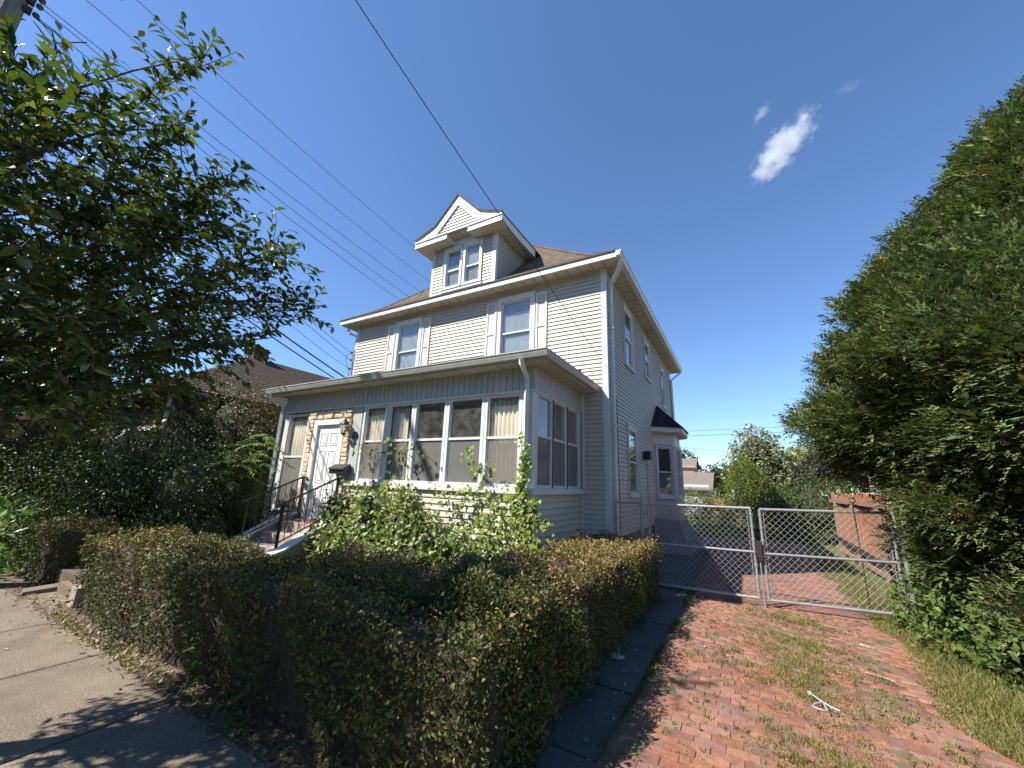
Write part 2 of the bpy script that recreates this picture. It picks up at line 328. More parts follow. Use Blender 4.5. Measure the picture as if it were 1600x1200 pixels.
while y < 18.6:
    off = (row % 2)*.102+.02*math.sin(row*.9); x = -.965+off-.1
    while x < 1.58+.10*math.sin(y*1.3):
        if x > -.97: allb.append((x+.1, y+.012*math.sin(x*2.1+row), sag(x, y)-.002+rng.normal()*.0014, rng.normal()*.008))
        x += .204
    y += .101; row += 1
allb.sort(key=lambda b: (b[0]-0)**2+b[1]**2 if b[1] > 2.9 else 99)
def grassy(x, y): return (abs(x-.42-.06*math.sin(y*2)) < .3 and rng.random() < .35)
for b in allb[:300]:
    inst('brick', variants[rng.integers(len(variants))], Matrix.Translation(b[:3]) @ Matrix.Rotation(b[3], 4, 'Z'), dr)
V = []; F = []; C = []
for b in allb[300:]:
    v, f = brick_geo(b[0], b[1], b[2], .200, .0965, b[3], (rng.normal()*.0016, rng.normal()*.0016)); k = len(V); V += v; F += [tuple(i+k for i in q) for q in f]; C += [BC[rng.integers(len(BC))]]*len(v)
tag(np_obj('brick_paving', np.array(V), np.array(F), 'brick', dr, col=np.array(C)), kind='stuff')
# ================================================================== THE HOUSE
XL, XR, YF, YB = -10.77, -2.35, 8.15, 17.5
exl, exr, ey0, ey1 = -11.20, -1.97, 7.74, 17.9
ZS, ZR = 6.69, 6.80
house = thing('house', 'two-storey cream clapboard house with front dormer and glazed porch', 'house', (-6.5, 12, 0))
FRONT = Fr((0, YF, 0), (1, 0, 0), (0, -1, 0)); SIDE = Fr((XR, 0, 0), (0, 1, 0), (1, 0, 0))
PF = Fr((0, 5.8, 0), (1, 0, 0), (0, -1, 0)); PS = Fr((-2.94, 0, 0), (0, 1, 0), (1, 0, 0))
DF = Fr((0, 8.0, 0), (1, 0, 0), (0, -1, 0)); DS = Fr((-5.31, 0, 0), (0, 1, 0), (1, 0, 0))
unit_board = {}
def board_mesh(e):
    if e not in unit_board:
        s = [(0, .017), (.019, .016), (.021, 0), (.029, 0), (.029, .010), (.005, e+.016), (0, e+.016)]
        m = MB().prism([(0, -n, z) for n, z in s], [(1, -n, z) for n, z in s]); me = bpy.data.meshes.new('siding_board'); me.from_pydata(m.V, [], m.F); me.materials.append(M['siding']); unit_board[e] = me
    return unit_board[e]
def board(parent, fr, u0, u1, z, e):
    p = fr(u0, z, 0); R = Matrix(((fr.u[0], -fr.n[0], 0, p[0]), (fr.u[1], -fr.n[1], 0, p[1]), (0, 0, 1, p[2]), (0, 0, 0, 1)))
    inst('siding_board', board_mesh(e), R @ Matrix.Diagonal((u1-u0, 1, 1, 1)), parent)
def siding(parent, fr, u0, u1, z0, z1, e=.0975, holes=()):
    z = z0
    while z < z1-.02:
        segs = [(u0, u1)]; zc = z+e/2
        for (a, b, c, d) in holes:
            if c < zc < d:
                ns = []
                for (p, q) in segs:
                    if b <= p or a >= q: ns.append((p, q)); continue
                    if a > p+.02: ns.append((p, a))
                    if b < q-.02: ns.append((b, q))
                segs = ns
        for p, q in segs: board(parent, fr, p, q, z, min(e, round(z1-z, 4)) if z+e > z1 else e)
        z += e
def curtain_sheet(name, mat, parent, fr, u0, u1, v0, v1, n, waves, amp, label=None, cat=None, group=None, flare=0.):
    k = max(8, waves*8); t = np.linspace(0, 1, k+1); V = []; ph = rng.random()*6
    for j, v in enumerate((v1, (v0+v1)/2, v0)):
        for tt in t:
            V.append(fr(u0+(u1-u0)*tt+flare*j*(tt-.5)*.3, v, n+amp*(.6+.25*j)*math.sin(tt*waves*2*math.pi+ph+.5*math.sin(tt*9+j))))
    F = [(j*(k+1)+i, j*(k+1)+i+1, (j+1)*(k+1)+i+1, (j+1)*(k+1)+i) for j in range(2) for i in range(k)]
    o = np_obj(name, np.array(V), F, mat, parent, smooth=True); sm = o.modifiers.new('thick', 'SOLIDIFY'); sm.thickness = .004
    return tag(o, label, cat, group)
def window(fr, u0, u1, z0, z1, cas=.10, mid=.45, glass='glass_sky', back='shade_cloth', parent=None, upper_back=None, proud=.045, sill=True, mull=False):
    """double-hung window: casing (the part) with two sashes, panes and a sill as sub-parts; u0..z1 is the opening"""
    parent = parent or house; m = MB()
    m.fbox(fr, u0-cas, u1+cas, z1, z1+cas, -.04, proud); m.fbox(fr, u0-cas, u0, z0-cas*.0, z1, -.04, proud); m.fbox(fr, u1, u1+cas, z0, z1, -.04, proud)
    m.fbox(fr, u0-cas, u1+cas, z0-.07, z0, -.04, proud)
    for (a, b, c, d) in ((u0-cas-.012, u0-cas, z0-.07, z1+cas), (u1+cas, u1+cas+.012, z0-.07, z1+cas), (u0-cas-.012, u1+cas+.012, z1+cas, z1+cas+.012)): m.fbox(fr, a, b, c, d, -.02, proud+.02)
    w = m.build('window', 'trim', parent)
    r = MB(); A = [fr(u0-.02, z0-.02, -.3), fr(u1+.02, z0-.02, -.3), fr(u1+.02, z1+.02, -.3), fr(u0-.02, z1+.02, -.3)]; B = [fr(u0-.02, z0-.02, -.041), fr(u1+.02, z0-.02, -.041), fr(u1+.02, z1+.02, -.041), fr(u0-.02, z1+.02, -.041)]
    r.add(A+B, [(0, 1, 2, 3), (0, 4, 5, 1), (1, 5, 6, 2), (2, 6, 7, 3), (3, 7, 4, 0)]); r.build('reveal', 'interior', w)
    zm = z0+(z1-z0)*mid; t = .042
    for (c, d, n) in ((zm-.02, z1, -.005), (z0, zm+.02, -.03)):
        s = MB(); s.fbox(fr, u0, u1, c, c+t, n-.025, n); s.fbox(fr, u0, u1, d-t, d, n-.025, n); s.fbox(fr, u0, u0+t, c+t, d-t, n-.025, n); s.fbox(fr, u1-t, u1, c+t, d-t, n-.025, n); s.build('sash', 'trim', w)
        p = MB().fbox(fr, u0+t, u1-t, c+t, d-t, n-.016, n-.012).build('pane', glass, w)
    if sill: MB().fbox(fr, u0-cas-.03, u1+cas+.03, z0-.10, z0-.071, -.02, proud+.035).build('sill', 'trim', w)
    if back: MB().fbox(fr, u0+.01, u1-.01, z0, zm, -.075, -.07).build('window_shade', back, w)
    if upper_back: MB().fbox(fr, u0+.01, u1-.01, zm, z1, -.06, -.055).build('window_shade', upper_back, w)
    return w, (u0-cas+.02, u1+cas-.02, z0-.09, z1+cas-.03)
# ---- body blocks behind the siding
core = MB().box(XL+.35, XR-.35, YF+.35, YB, 0, ZS-.05).build('wall_core', 'interior_wall', house)
wall_f = MB().fbox(FRONT, XL+.01, XR-.01, ZS-.16, ZS-.001, -.3, -.002).build('wall', 'siding', house); wall_f['label'] = 'street-facing cream clapboard upper wall'
wall_s = MB().fbox(SIDE, YF+.01, YB, ZS-.12, ZS-.001, -.3, -.002).build('wall', 'siding', house); wall_s['label'] = 'shaded clapboard side wall along the driveway'
MB().box(XL, XL+.3, YF+.05, YB, 0, ZS-.01).build('wall', 'siding', house); MB().box(XL+.3, XR-.02, YB-.25, YB, 0, ZS-.01).build('wall', 'siding', house)
# upper front windows with shutters
holes = []
for (a, b) in ((-8.80, -7.98), (-5.11, -4.25)):
    w, h = window(FRONT, a, b, 4.72, 6.36, .125, .47, upper_back='shade_cloth'); holes.append(h)
    for s0, s1 in ((a-.125-.33, a-.125-.03), (b+.125+.03, b+.125+.33)):
        sh = MB(); z0, z1 = 4.68, 6.42
        sh.fbox(FRONT, s0, s1, z0, z1, .018, .024)
        for (p, q, c, d) in ((s0, s0+.05, z0, z1), (s1-.05, s1, z0, z1), (s0+.05, s1-.05, z0, z0+.06), (s0+.05, s1-.05, z1-.06, z1), (s0+.05, s1-.05, 5.50, 5.57)): sh.fbox(FRONT, p, q, c, d, .024, .05)
        sh = sh.build('shutter', 'trim', house)
        for (c, d) in ((z0+.06, 5.50), (5.57, z1-.06)):
            pn = MB(); k = c
            while k < d-.02: pn.add([FRONT(s0+.05, k, .026), FRONT(s1-.05, k, .026), FRONT(s1-.05, k+.03, .026), FRONT(s0+.05, k+.03, .026), FRONT(s0+.05, k+.004, .036), FRONT(s1-.05, k+.004, .036)], [(0, 1, 5, 4), (4, 5, 2, 3), (0, 4, 3), (1, 2, 5)]); k += .031
            pn.build('louvre_panel', 'shutter', sh, kind='stuff')
siding(wall_f, FRONT, XL+.07, XR-.09, 4.3, ZS-.1, holes=holes)
siding(wall_f, FRONT, -2.93, XR-.09, .62, 4.3)
MB().fbox(FRONT, XL+.05, XR-.1, ZS-.09, ZS-.012, 0, .03).build('frieze_board', 'soffit', house)
# side windows
holes = []
for (a, b, c, d, bk, ub) in ((9.72, 10.50, 4.86, 6.36, None, None), (12.22, 12.88, 5.15, 6.28, None, None), (15.05, 15.68, 4.75, 6.15, None, None), (9.72, 10.52, 1.62, 3.17, None, None)):
    w, h = window(Fr((XR+.036, 0, 0), (0, 1, 0), (1, 0, 0)), a, b, c, d, .085, .48, glass='glass_sky', back=bk, upper_back=ub, proud=.010); holes.append(h)
holes.append((12.95, 15.15, .5, 3.75))
siding(wall_s, SIDE, YF+.10, YB-.1, .75, ZS-.08, holes=holes)
# corner boards
for (u, fr) in ((XR-.10, FRONT), (XL, FRONT)): fbox('corner_board', 'trim', house, fr, u, u+.10, .6 if u > -5 else 3.7, ZS-.01, -.02, .026)
fbox('corner_board', 'trim', house, SIDE, YF-.025, YF+.10, .62, ZS-.01, .001, .026); fbox('corner_board', 'trim', house, SIDE, YB-.1, YB, .62, ZS-.01, -.02, .026)
fo = MB().box(XL+.05, XR-.02, YF+.02, YB-.02, -.05, .76).build('foundation', 'foundation', house)
# ---- main hip roof, laid in shingle courses with a flared eave
PROF = [(0, 6.81), (.41, 7.11), (.85, 7.42), (1.35, 7.90), (1.9, 8.43), (2.2, 8.72), (3.94, 10.43), (4.62, 11.1)]
def rz(d): return float(np.interp(d, [p[0] for p in PROF], [p[1] for p in PROF]))
def hip_roof(name, mat, parent, x0, x1, y0, y1, zf, dmax, step=.135, riser=.016):
    m = MB(); ds = np.arange(0, dmax, step).tolist()+[dmax]
    R = lambda d, z: [(x0+d, y0+d, z), (x1-d, y0+d, z), (x1-d, y1-d, z), (x0+d, y1-d, z)]
    prev = None
    for i in range(len(ds)-1):
        a, b = ds[i], ds[i+1]; A = R(a-.006, zf(a)+riser); B = R(b, zf(b)); m.add(A+B, [(k, (k+1) % 4, 4+(k+1) % 4, 4+k) for k in range(4)])
        A0 = R(a-.006, zf(a)-.012); m.add(A0+A, [(k, (k+1) % 4, 4+(k+1) % 4, 4+k) for k in range(4)])
    e = R(dmax, zf(dmax)); m.add(e, [(0, 1, 2, 3)])
    return m.build(name, mat, parent)
roof = hip_roof('roof', 'shingle', house, exl, exr, ey0, ey1, rz, 4.60)
capm = MB()
for (sx, x0, sy, y0) in ((1, exl, 1, ey0), (-1, exr, 1, ey0)):
    for k in range(26):
        a, b = .05+k*.175, .05+k*.175+.21; w = .09
        A = Vector((x0+sx*a, y0+sy*a, rz(a)+.03)); B = Vector((x0+sx*b, y0+sy*b, rz(b)+.018)); capm.prism([A+Vector((-sx*w, sy*w, -.07))*.8, A, A+Vector((sx*w, -sy*w, -.07))*.8, A+Vector((0, 0, -.05))], [B+Vector((-sx*w, sy*w, -.07))*.8, B, B+Vector((sx*w, -sy*w, -.07))*.8, B+Vector((0, 0, -.05))])
capm.build('hip_cap', 'shingle', roof)
re = MB().box(exl-.02, exr+.02, ey0-.022, ey0+.2, ZR-.012, ZR+.012); re.box(exl-.02, exl+.2, ey0+.2, ey1, ZR-.012, ZR+.012); re.box(exr-.2, exr+.02, ey0+.2, ey1, ZR-.012, ZR+.012); re.build('roof_edge', 'roof_edge', house)
fa = MB().box(exl, exr, ey0, ey0+.025, ZS-.03, ZR-.014); fa.build('fascia', 'trim', house)
MB().box(exr-.03, exr-.002, ey0+.026, ey1, ZS-.03, ZR-.014).build('fascia', 'trim', house); MB().box(exl, exl+.028, ey0+.026, ey1, ZS-.03, ZR-.014).build('fascia', 'trim', house)
def soffit(parent, x0, x1, y0, y1, z, along, step, mat='soffit'):
    """soffit strips laid across the overhang, each a panel with a seam lip"""
    n = int(round((x1-x0 if along == 'x' else y1-y0)/step)); s = (x1-x0 if along == 'x' else y1-y0)/n
    for i in range(n):
        m = MB(); d = rng.normal()*.0015
        if along == 'x': a = x0+i*s; m.box(a+.004, a+s-.004, y0, y1, z+d, z+.02); m.box(a+s-.012, a+s-.004, y0, y1, z-.013+d, z+d)
        else: a = y0+i*s; m.box(x0, x1, a+.004, a+s-.004, z+d, z+.02); m.box(x0, x1, a+s-.012, a+s-.004, z-.013+d, z+d)
        m.build('soffit_panel', mat, parent)
sf = MB().box(exl+.03, exr-.03, ey0+.03, YF, ZS+.022, ZS+.03).build('soffit', 'soffit', house); soffit(sf, exl+.03, exr-.03, ey0+.027, YF+.02, ZS-.012, 'x', .30)
sf = MB().box(XR, exr-.03, YF+.02, ey1, ZS+.022, ZS+.03).build('soffit', 'soffit', house); soffit(sf, XR-.01, exr-.03, YF+.03, ey1-.02, ZS-.012, 'y', .27)
MB().box(exl+.03, XL+.01, YF+.02, ey1, ZS-.012, ZS+.01).build('soffit', 'soffit', house)
def gutter(name, a, b, out, parent, mat='gutter_paint', h=.115, w=.115, z=0):
    """K-style gutter from a to b (top back edge), projecting along out"""
    a = np.array(a, float); b = np.array(b, float); o = np.array(out, float)
    s = [(0, 0), (w, 0), (w, -.018), (w-.008, -.024), (w-.012, -.05), (w*.66, -h), (0, -h)]
    m = MB().prism([a+o*p+np.array([0, 0, q]) for p, q in s], [b+o*p+np.array([0, 0, q]) for p, q in s])
    m.prism([a+o*p+np.array([0, 0, q]) for p, q in ((w-.002, .002), (w+.006, .002), (w+.006, -.016), (w-.002, -.016))], [b+o*p+np.array([0, 0, q]) for p, q in ((w-.002, .002), (w+.006, .002), (w+.006, -.016), (w-.002, -.016))])
    return m.build(name, mat, parent)
gutter('gutter', (exr, ey0-.03, ZR-.01), (exr, ey1, ZR-.01), (1, 0, 0), house, 'trim')
def spout(name, pts, parent, r=.036, mat='trim', label=None):
    m = MB(); pts = [Vector(p) for p in pts]
    m.tube(pts, r*1.25, 4)
    return m.build(name, mat, parent, label=label)
spout('downspout', [(exr+.06, ey0+.12, ZR-.10), (exr+.06, ey0+.14, ZR-.20), (exr-.02, ey0+.28, ZR-.30), (XR+.10, YF+.12, ZR-.50), (XR+.075, YF+.16, ZR-.62), (XR+.075, YF+.16, 3.0), (XR+.075, YF+.16, .35), (XR+.12, YF+.14, .22), (XR+.35, YF-.25, .12)], house, .045)
for z in (5.2, 3.0, 1.2): box('strap', 'trim', house, XR+.02, XR+.14, YF+.09, YF+.23, z, z+.03)
spout('downspout', [(exl+.05, YF-.1, ZR-.1), (exl+.05, YF-.08, ZR-.3), (XL-.06, YF+.05, ZR-.45), (XL-.06, YF+.06, 3.9)], house, .04)
spout('downspout', [(exr+.06, ey1-.25, ZR-.1), (exr+.05, ey1-.25, ZR-.2), (XR+.07, YB-.08, ZR-.55), (XR+.07, YB-.08, .3)], house, .04)
# ---- dormer
XC = -6.43
dw = MB().box(-7.54, -5.32, 8.42, 10.9, 6.9, 8.62).build('dormer_wall', 'siding', house); dw['label'] = 'boxy roof dormer with paired windows and gabled cap'
MB().box(-7.545, -5.315, 8.02, 8.4, 8.45, 8.68).build('dormer_head', 'siding', house); fbox('dormer_frieze', 'trim', house, DF, -7.1, -5.72, 8.44, 8.655, -.02, .03)
holes = []
dwin = MB()
for (a, b) in ((-7.0, -6.50), (-6.32, -5.82)):
    w, h = window(DF, a, b, 7.18, 8.33, .085, .45, glass='glass_sky', back='blind', upper_back='shade_cloth', proud=.04); holes.append(h)
holes.append((-7.02, -5.8, 6.9, 8.62))
fbox('dormer_casing', 'trim', house, DF, -6.42, -6.40, 7.1, 8.42, -.03, .052)
siding(dw, DF, -7.46, -5.39, 7.0, 8.55, holes=holes)
for a in (-7.55, -5.40): fbox('corner_board', 'trim', house, DF, a, a+.09, 6.98, 8.62, -.05, .03)
fbox('corner_board', 'trim', house, DS, 7.975, 8.07, 6.98, 8.62, -.03, .028)
fbox('dormer_base', 'trim', house, DF, -7.12, -5.70, 7.0, 7.09, -.05, .055)
z = 7.06
while z < 8.58:                                # side clapboards end against the roof slope
    d = float(np.interp(z+.05, [p[1] for p in PROF], [p[0] for p in PROF])); board(dw, DS, 8.07, ey0+d+.05, z, .0975); z += .0975
MB().add([DS(8.0, 6.95, -.03), DS(10.2, 8.62, -.03), DS(8.0, 8.62, -.03)], [(0, 1, 2)]).build('dormer_cheek', 'siding', house)
MB().add([(-7.54, 8.0, 6.95), (-7.54, 8.0, 8.62), (-7.54, 10.2, 8.62)], [(0, 1, 2)]).build('dormer_cheek', 'siding', house)
GP = [(0, 9.84), (.40, 9.425), (.74, 9.07), (.82, 9.01), (1.10, 8.90), (1.53, 8.75)]
full = [(-u, z) for u, z in GP[::-1]]+GP[1:]
def gable_strip(y0, y1, dz0, dz1):
    m = MB(); m2 = [(XC+u, z) for u, z in full]
    for i in range(len(m2)-1):
        (xa, za), (xb, zb) = m2[i], m2[i+1]
        m.prism([(xa, y0, za+dz0), (xb, y0, zb+dz0), (xb, y0, zb+dz1), (xa, y0, za+dz1)], [(xa, y1, za+dz0), (xb, y1, zb+dz0), (xb, y1, zb+dz1), (xa, y1, za+dz1)])
    return m
dr_ = gable_strip(7.575, 12.1, -.03, .012).build('dormer_roof', 'shingle', house)
gable_strip(7.567, 7.66, .0125, .03).build('roof_edge', 'roof_edge', house)
rk = MB(); wv = [(XC+u, z-.035) for u, z in full]; lo = [(XC+u, max(z-.035-.30, 8.60)) for u, z in full]
for i in range(len(wv)-1):
    for (ya, yb) in ((7.60, 7.65),):
        rk.prism([(wv[i][0], ya, wv[i][1]), (wv[i+1][0], ya, wv[i+1][1]), (lo[i+1][0], ya, lo[i+1][1]), (lo[i][0], ya, lo[i][1])], [(wv[i][0], yb, wv[i][1]), (wv[i+1][0], yb, wv[i+1][1]), (lo[i+1][0], yb, lo[i+1][1]), (lo[i][0], yb, lo[i][1])])
rk.build('rake_board', 'trim', house)
for (sx, inner) in ((-1, .33), (1, .42)):      # boxed cornice returns
    a, b = sorted((XC+sx*inner, XC+sx*1.53)); m = MB(); m.box(a, b, 7.605, 8.02, 8.50, 8.69); m.box(a-.0, b+.0, 7.585, 7.604, 8.485, 8.53)
    m.box(a, b, 7.575, 7.604, 8.66, 8.70)
    m.build('cornice_return', 'trim', house)
    so_ = MB().box(min(a, b)+.01, max(a, b)-.01, 7.63, 8.0, 8.486, 8.499).build('return_soffit', 'soffit', house)
    fx = XC+sx*1.50                            # eave fascia and soffit down each side of the dormer
    MB().prism([(fx-.015, 7.66, 8.49), (fx+.015, 7.66, 8.49), (fx+.015, 7.66, 8.735), (fx-.015, 7.66, 8.735)], [(fx-.015, 9.6, 8.49), (fx+.015, 9.6, 8.49), (fx+.015, 9.6, 8.735), (fx-.015, 9.6, 8.735)]).build('fascia', 'trim', house)
    x0, x1 = sorted((XC+sx*1.11, fx-.016*sx)); sp_ = MB().box(x0, x1, 8.03, 9.7, 8.535, 8.545).build('soffit', 'soffit', house); soffit(sp_, x0, x1, 8.03, 9.6, 8.505, 'y', .26)
sp_ = MB().box(-7.4, -5.45, 7.70, 8.0, 8.68, 8.69).build('soffit', 'soffit', house); soffit(sp_, XC-.32, XC+.41, 7.69, 7.99, 8.655, 'x', .18)
gb = MB().add([(XC-.95, 7.665, 8.66), (XC+.95, 7.665, 8.66), (XC, 7.665, 9.72)], [(0, 1, 2)]).build('gable', 'siding', house); z = 8.70; GZ = 9.62
while z < 9.45:
    def hw(zz): return max(.02, (GZ-zz)*1.02)
    e = .0975; A = [(XC-hw(z), 7.664, z), (XC-hw(z), 7.63, z), (XC-hw(z), 7.63, z+.01), (XC-hw(z+e), 7.658, z+e+.012), (XC-hw(z+e), 7.664, z+e+.012)]; B = [(2*XC-x, y, zz) for x, y, zz in A]
    MB().prism(A, B).build('siding_board', 'siding', gb); z += e
# ---- bay window on the side wall
bay = [(XR, 12.95), (-1.78, 13.42), (-1.78, 14.70), (XR, 15.17)]
bw = MB(); cz = lambda p, z: (p[0], p[1], z)
inn = [(XR, 13.12), (-2.05, 13.52), (-2.05, 14.6), (XR, 15.0)]
bwall = MB().prism([cz(p, 3.1) for p in bay], [cz(p, 3.5) for p in bay]).build('bay', 'trim', house); bwall['label'] = 'angled bay with dark shingled cap beside the driveway'
MB().prism([cz(p, .8) for p in bay], [cz(p, 1.45) for p in bay]).build('bay_base', 'siding', house)
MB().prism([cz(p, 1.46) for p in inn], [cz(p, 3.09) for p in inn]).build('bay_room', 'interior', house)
for i in range(3):
    a = np.array(bay[i]); b = np.array(bay[i+1]); L = np.linalg.norm(b-a); u = (b-a)/L; fr = Fr((a[0], a[1], 0), (u[0], u[1], 0), (u[1], -u[0], 0))
    w = (L-.24); fbox('bay_post', 'trim', house, fr, 0, .12, 1.45, 3.10, -.05, .012); fbox('bay_post', 'trim', house, fr, L-.12, L, 1.45, 3.10, -.05, .012)
    window(fr, .13, L-.13, 1.56, 3.02, .05, .48, glass='glass_sky', back='blind', proud=.03)
    siding(bwall, fr, .02, L-.02, .82, 1.42)
def expand(k): return [(XR, bay[0][1]-k*.9), (bay[1][0]+k, bay[1][1]-k*.45), (bay[2][0]+k, bay[2][1]+k*.45), (XR, bay[3][1]+k*.9)]
e1, e2 = expand(.26), expand(.23)
MB().prism([cz(p, 3.44) for p in e2], [cz(p, 3.475) for p in e2]).build('bay_soffit', 'soffit', house)
MB().prism([cz(p, 3.48) for p in e1], [cz(p, 3.63) for p in e1]).build('bay_fascia', 'trim', house)
bm_ = MB(); e3 = expand(.30); apex0, apex1 = (XR, 13.85, 4.52), (XR, 14.3, 4.52)
nst = 9
for i in range(nst):
    t0, t1 = i/nst, (i+1)/nst; tops = [apex0, apex0, apex1, apex1]
    L0 = [tuple(np.array(cz(e3[k], 3.64))*(1-t0)+np.array(tops[k])*t0+np.array([0, 0, .012])) for k in range(4)]; L1 = [tuple(np.array(cz(e3[k], 3.64))*(1-t1)+np.array(tops[k])*t1) for k in range(4)]
    Lb = [(p[0], p[1], p[2]-.03) for p in L0]
    bm_.add(L0+L1+Lb, [(0, 1, 5, 4), (1, 2, 6, 5), (2, 3, 7, 6), (8, 9, 1, 0), (9, 10, 2, 1), (10, 11, 3, 2)])
bm_.build('bay_roof', 'shingle_dark', house)
# foundation bulge under the bay, vent box, meter conduit
fb = MB(); prof = [(XR+.02, 12.3, .0), (XR+.95, 12.5, 0), (XR+1.0, 15.3, 0), (XR+.02, 15.6, 0)]; top = [(XR+.02, 12.5, .9), (XR+.62, 13.1, .86), (XR+.62, 15.0, .8), (XR+.02, 15.4, .85)]
fb.prism(prof, top).build('bay_footing', 'foundation', house)
MB().box(XR+.018, XR+.20, 11.35, 11.62, 2.52, 2.74).box(XR+.2, XR+.215, 11.33, 11.64, 2.50, 2.76).build('vent', 'black_metal', house)
MB().tube([(XR+.03, 11.75, 1.0), (XR+.03, 11.75, 2.6)], .014, 6).build('conduit', 'gutter_paint', house); MB().tube([(XR+.03, 8.75, .8), (XR+.03, 8.75, 3.7)], .008, 6).build('conduit', 'cable', house)
MB().add([(XR+.9, 13.1, .42), (XR+1.25, 13.55, .03), (XR+1.37, 13.5, .03), (XR+1.02, 13.05, .42), (XR+.9, 13.1, .38), (XR+1.25, 13.55, 0), (XR+1.37, 13.5, 0), (XR+1.02, 13.05, .38)], [(0, 1, 2, 3), (7, 6, 5, 4), (0, 4, 5, 1), (2, 6, 7, 3), (1, 5, 6, 2), (3, 7, 4, 0)]).build('splash_board', 'trim', house)
# ---- porch
pxl, pxr, py = -10.05, -2.94, 5.8
MB().box(pxl+.1, pxr-.1, py+.2, YF+.3, .3, .83).build('porch_floor', 'interior_wall', house)
MB().box(pxl+.02, pxr-.02, YF-.02, YF+.0, .83, 3.72).build('porch_back_wall', 'interior_wall', house)
MB().box(pxl+.02, pxr-.02, py+.03, YF-.03, 3.66, 3.70).build('porch_ceiling', 'interior_wall', house)
MB().box(pxl, pxl+.1, py+.02, YF, .3, 3.66).build('porch_end_wall', 'siding', house)
pfnd = MB().box(pxl+.02, pxr-.03, py+.03, YF, -.02, .52).build('porch_foundation', 'foundation', house)
# lower porch walls
wl = MB().fbox(PF, -7.40, pxr-.01, .45, 1.585, -.12, -.002).build('wall', 'siding', house); wl['label'] = 'sunlit low clapboard wall below the porch windows, partly overgrown'
siding(wl, PF, -7.38, pxr-.06, .50, 1.57, .107)
wl2 = MB().fbox(PS, py+.12, YF, .45, 1.585, -.12, -.002).build('wall', 'siding', house); wl2['label'] = 'shaded low clapboard wall on the porch end'
siding(wl2, PS, py+.06, YF-.05, .50, 1.57, .107)
fbox('corner_board', 'trim', house, PF, pxr-.09, pxr+.015, .48, 1.585, -.02, .024); fbox('corner_board', 'trim', house, PS, py-.022, py+.09, .48, 1.585, .001, .022); fbox('corner_board', 'trim', house, PS, YF-.07, YF-.02, .48, 1.585, 0, .03)
fbox('porch_sill', 'trim', house, PF, -7.42, pxr+.07, 1.59, 1.69, -.14, .075); fbox('porch_sill', 'trim', house, PS, py+.14, YF+.07, 1.592, 1.688, -.14, .075)
fbox('corner_board', 'trim', house, FRONT, -2.93, -2.87, 1.7, 3.85, -.01, .03)
# posts and mullions
fbox('porch_post', 'trim', house, PF, -3.15, pxr, 1.69, 3.28, -.2, .0); fbox('porch_post', 'trim', house, PF, pxl, -9.90, .5, 3.28, -.15, .0)
fbox('porch_post', 'vertical_board', house, PF, -7.42, -7.14, .84, 3.28, -.12, -.005)
XS = [-7.09, -6.36, -5.61, -4.77, -3.91, -3.145]
def porch_window(fr, a, b, z0, z1, zm, drapes):
    m = MB(); t = .05
    m.fbox(fr, a-.055, a, z0, z1, -.09, .004); m.fbox(fr, b, b+.055, z0, z1, -.09, .004)
    m.fbox(fr, a, b, z1-t, z1, -.09, -.01); m.fbox(fr, a, b, z0, z0+t, -.09, -.008); m.fbox(fr, a, b, zm-.022, zm+.022, -.07, -.012)
    w = m.build('porch_window', 'trim', house)
    MB().fbox(fr, a, b, zm+.022, z1-t, -.05, -.046).build('pane', 'glass', w); MB().fbox(fr, a, b, z0+t, zm-.022, -.05, -.046).build('pane', 'glass', w)
    s = MB(); s.fbox(fr, a, b, z0+t, zm-.022, -.035, -.034); s.build('insect_screen', 'screen', w)
    s = MB()
    for (p, q, c, d) in ((a, a+.022, z0+t, z1-t), (b-.022, b, z0+t, z1-t)): s.fbox(fr, p, q, c, d, -.06, -.02)
    s.build('sash', 'trim', w); return w
for i in range(5): porch_window(PF, XS[i]+.06, XS[i+1]-.06, 1.69, 3.28, 2.515, None)
SS = [5.96, 6.62, 7.32, 8.02]
for i in range(3): porch_window(PS, SS[i]+.03, SS[i+1]-.03, 1.69, 3.30, 2.56, None)
fbox('porch_post', 'trim', house, PS, py+.005, 5.93, 1.69, 3.28, -.15, .003)
porch_window(PF, -9.83, -9.06, .95, 3.24, 2.2, None)
fbox('porch_post', 'trim', house, PF, -9.02, -8.97, .84, 3.28, -.1, .01)
# curtains hanging inside the porch glass
for (a, b, n, lab) in ((-7.02, -6.43, 6, 'cream curtain behind the porch window next to the lantern'), (-6.29, -5.85, 4, 'pale curtain in the second porch window from the lantern'), (-3.84, -3.2, 7, 'cream pleated curtain behind the corner porch window'), (-9.75, -9.2, 5, 'white curtain in the window left of the white door')):
    curtain_sheet('curtain', 'curtain', None, PF, a, b, 1.2 if a > -9 else 1.0, 3.22, -.135, n, .032, lab, 'curtain', 'curtains inside the porch windows', flare=.06)
for (a, b, n, lab) in ((6.0, 6.30, 3, 'curtain inside the porch end window nearest the downspout'), (7.4, 7.62, 2, 'narrow curtain in the porch end window nearest the house wall')):
    curtain_sheet('curtain', 'curtain', None, PS, a, b, 1.2, 3.22, -.135, n, .03, lab, 'curtain', 'curtains inside the porch windows')
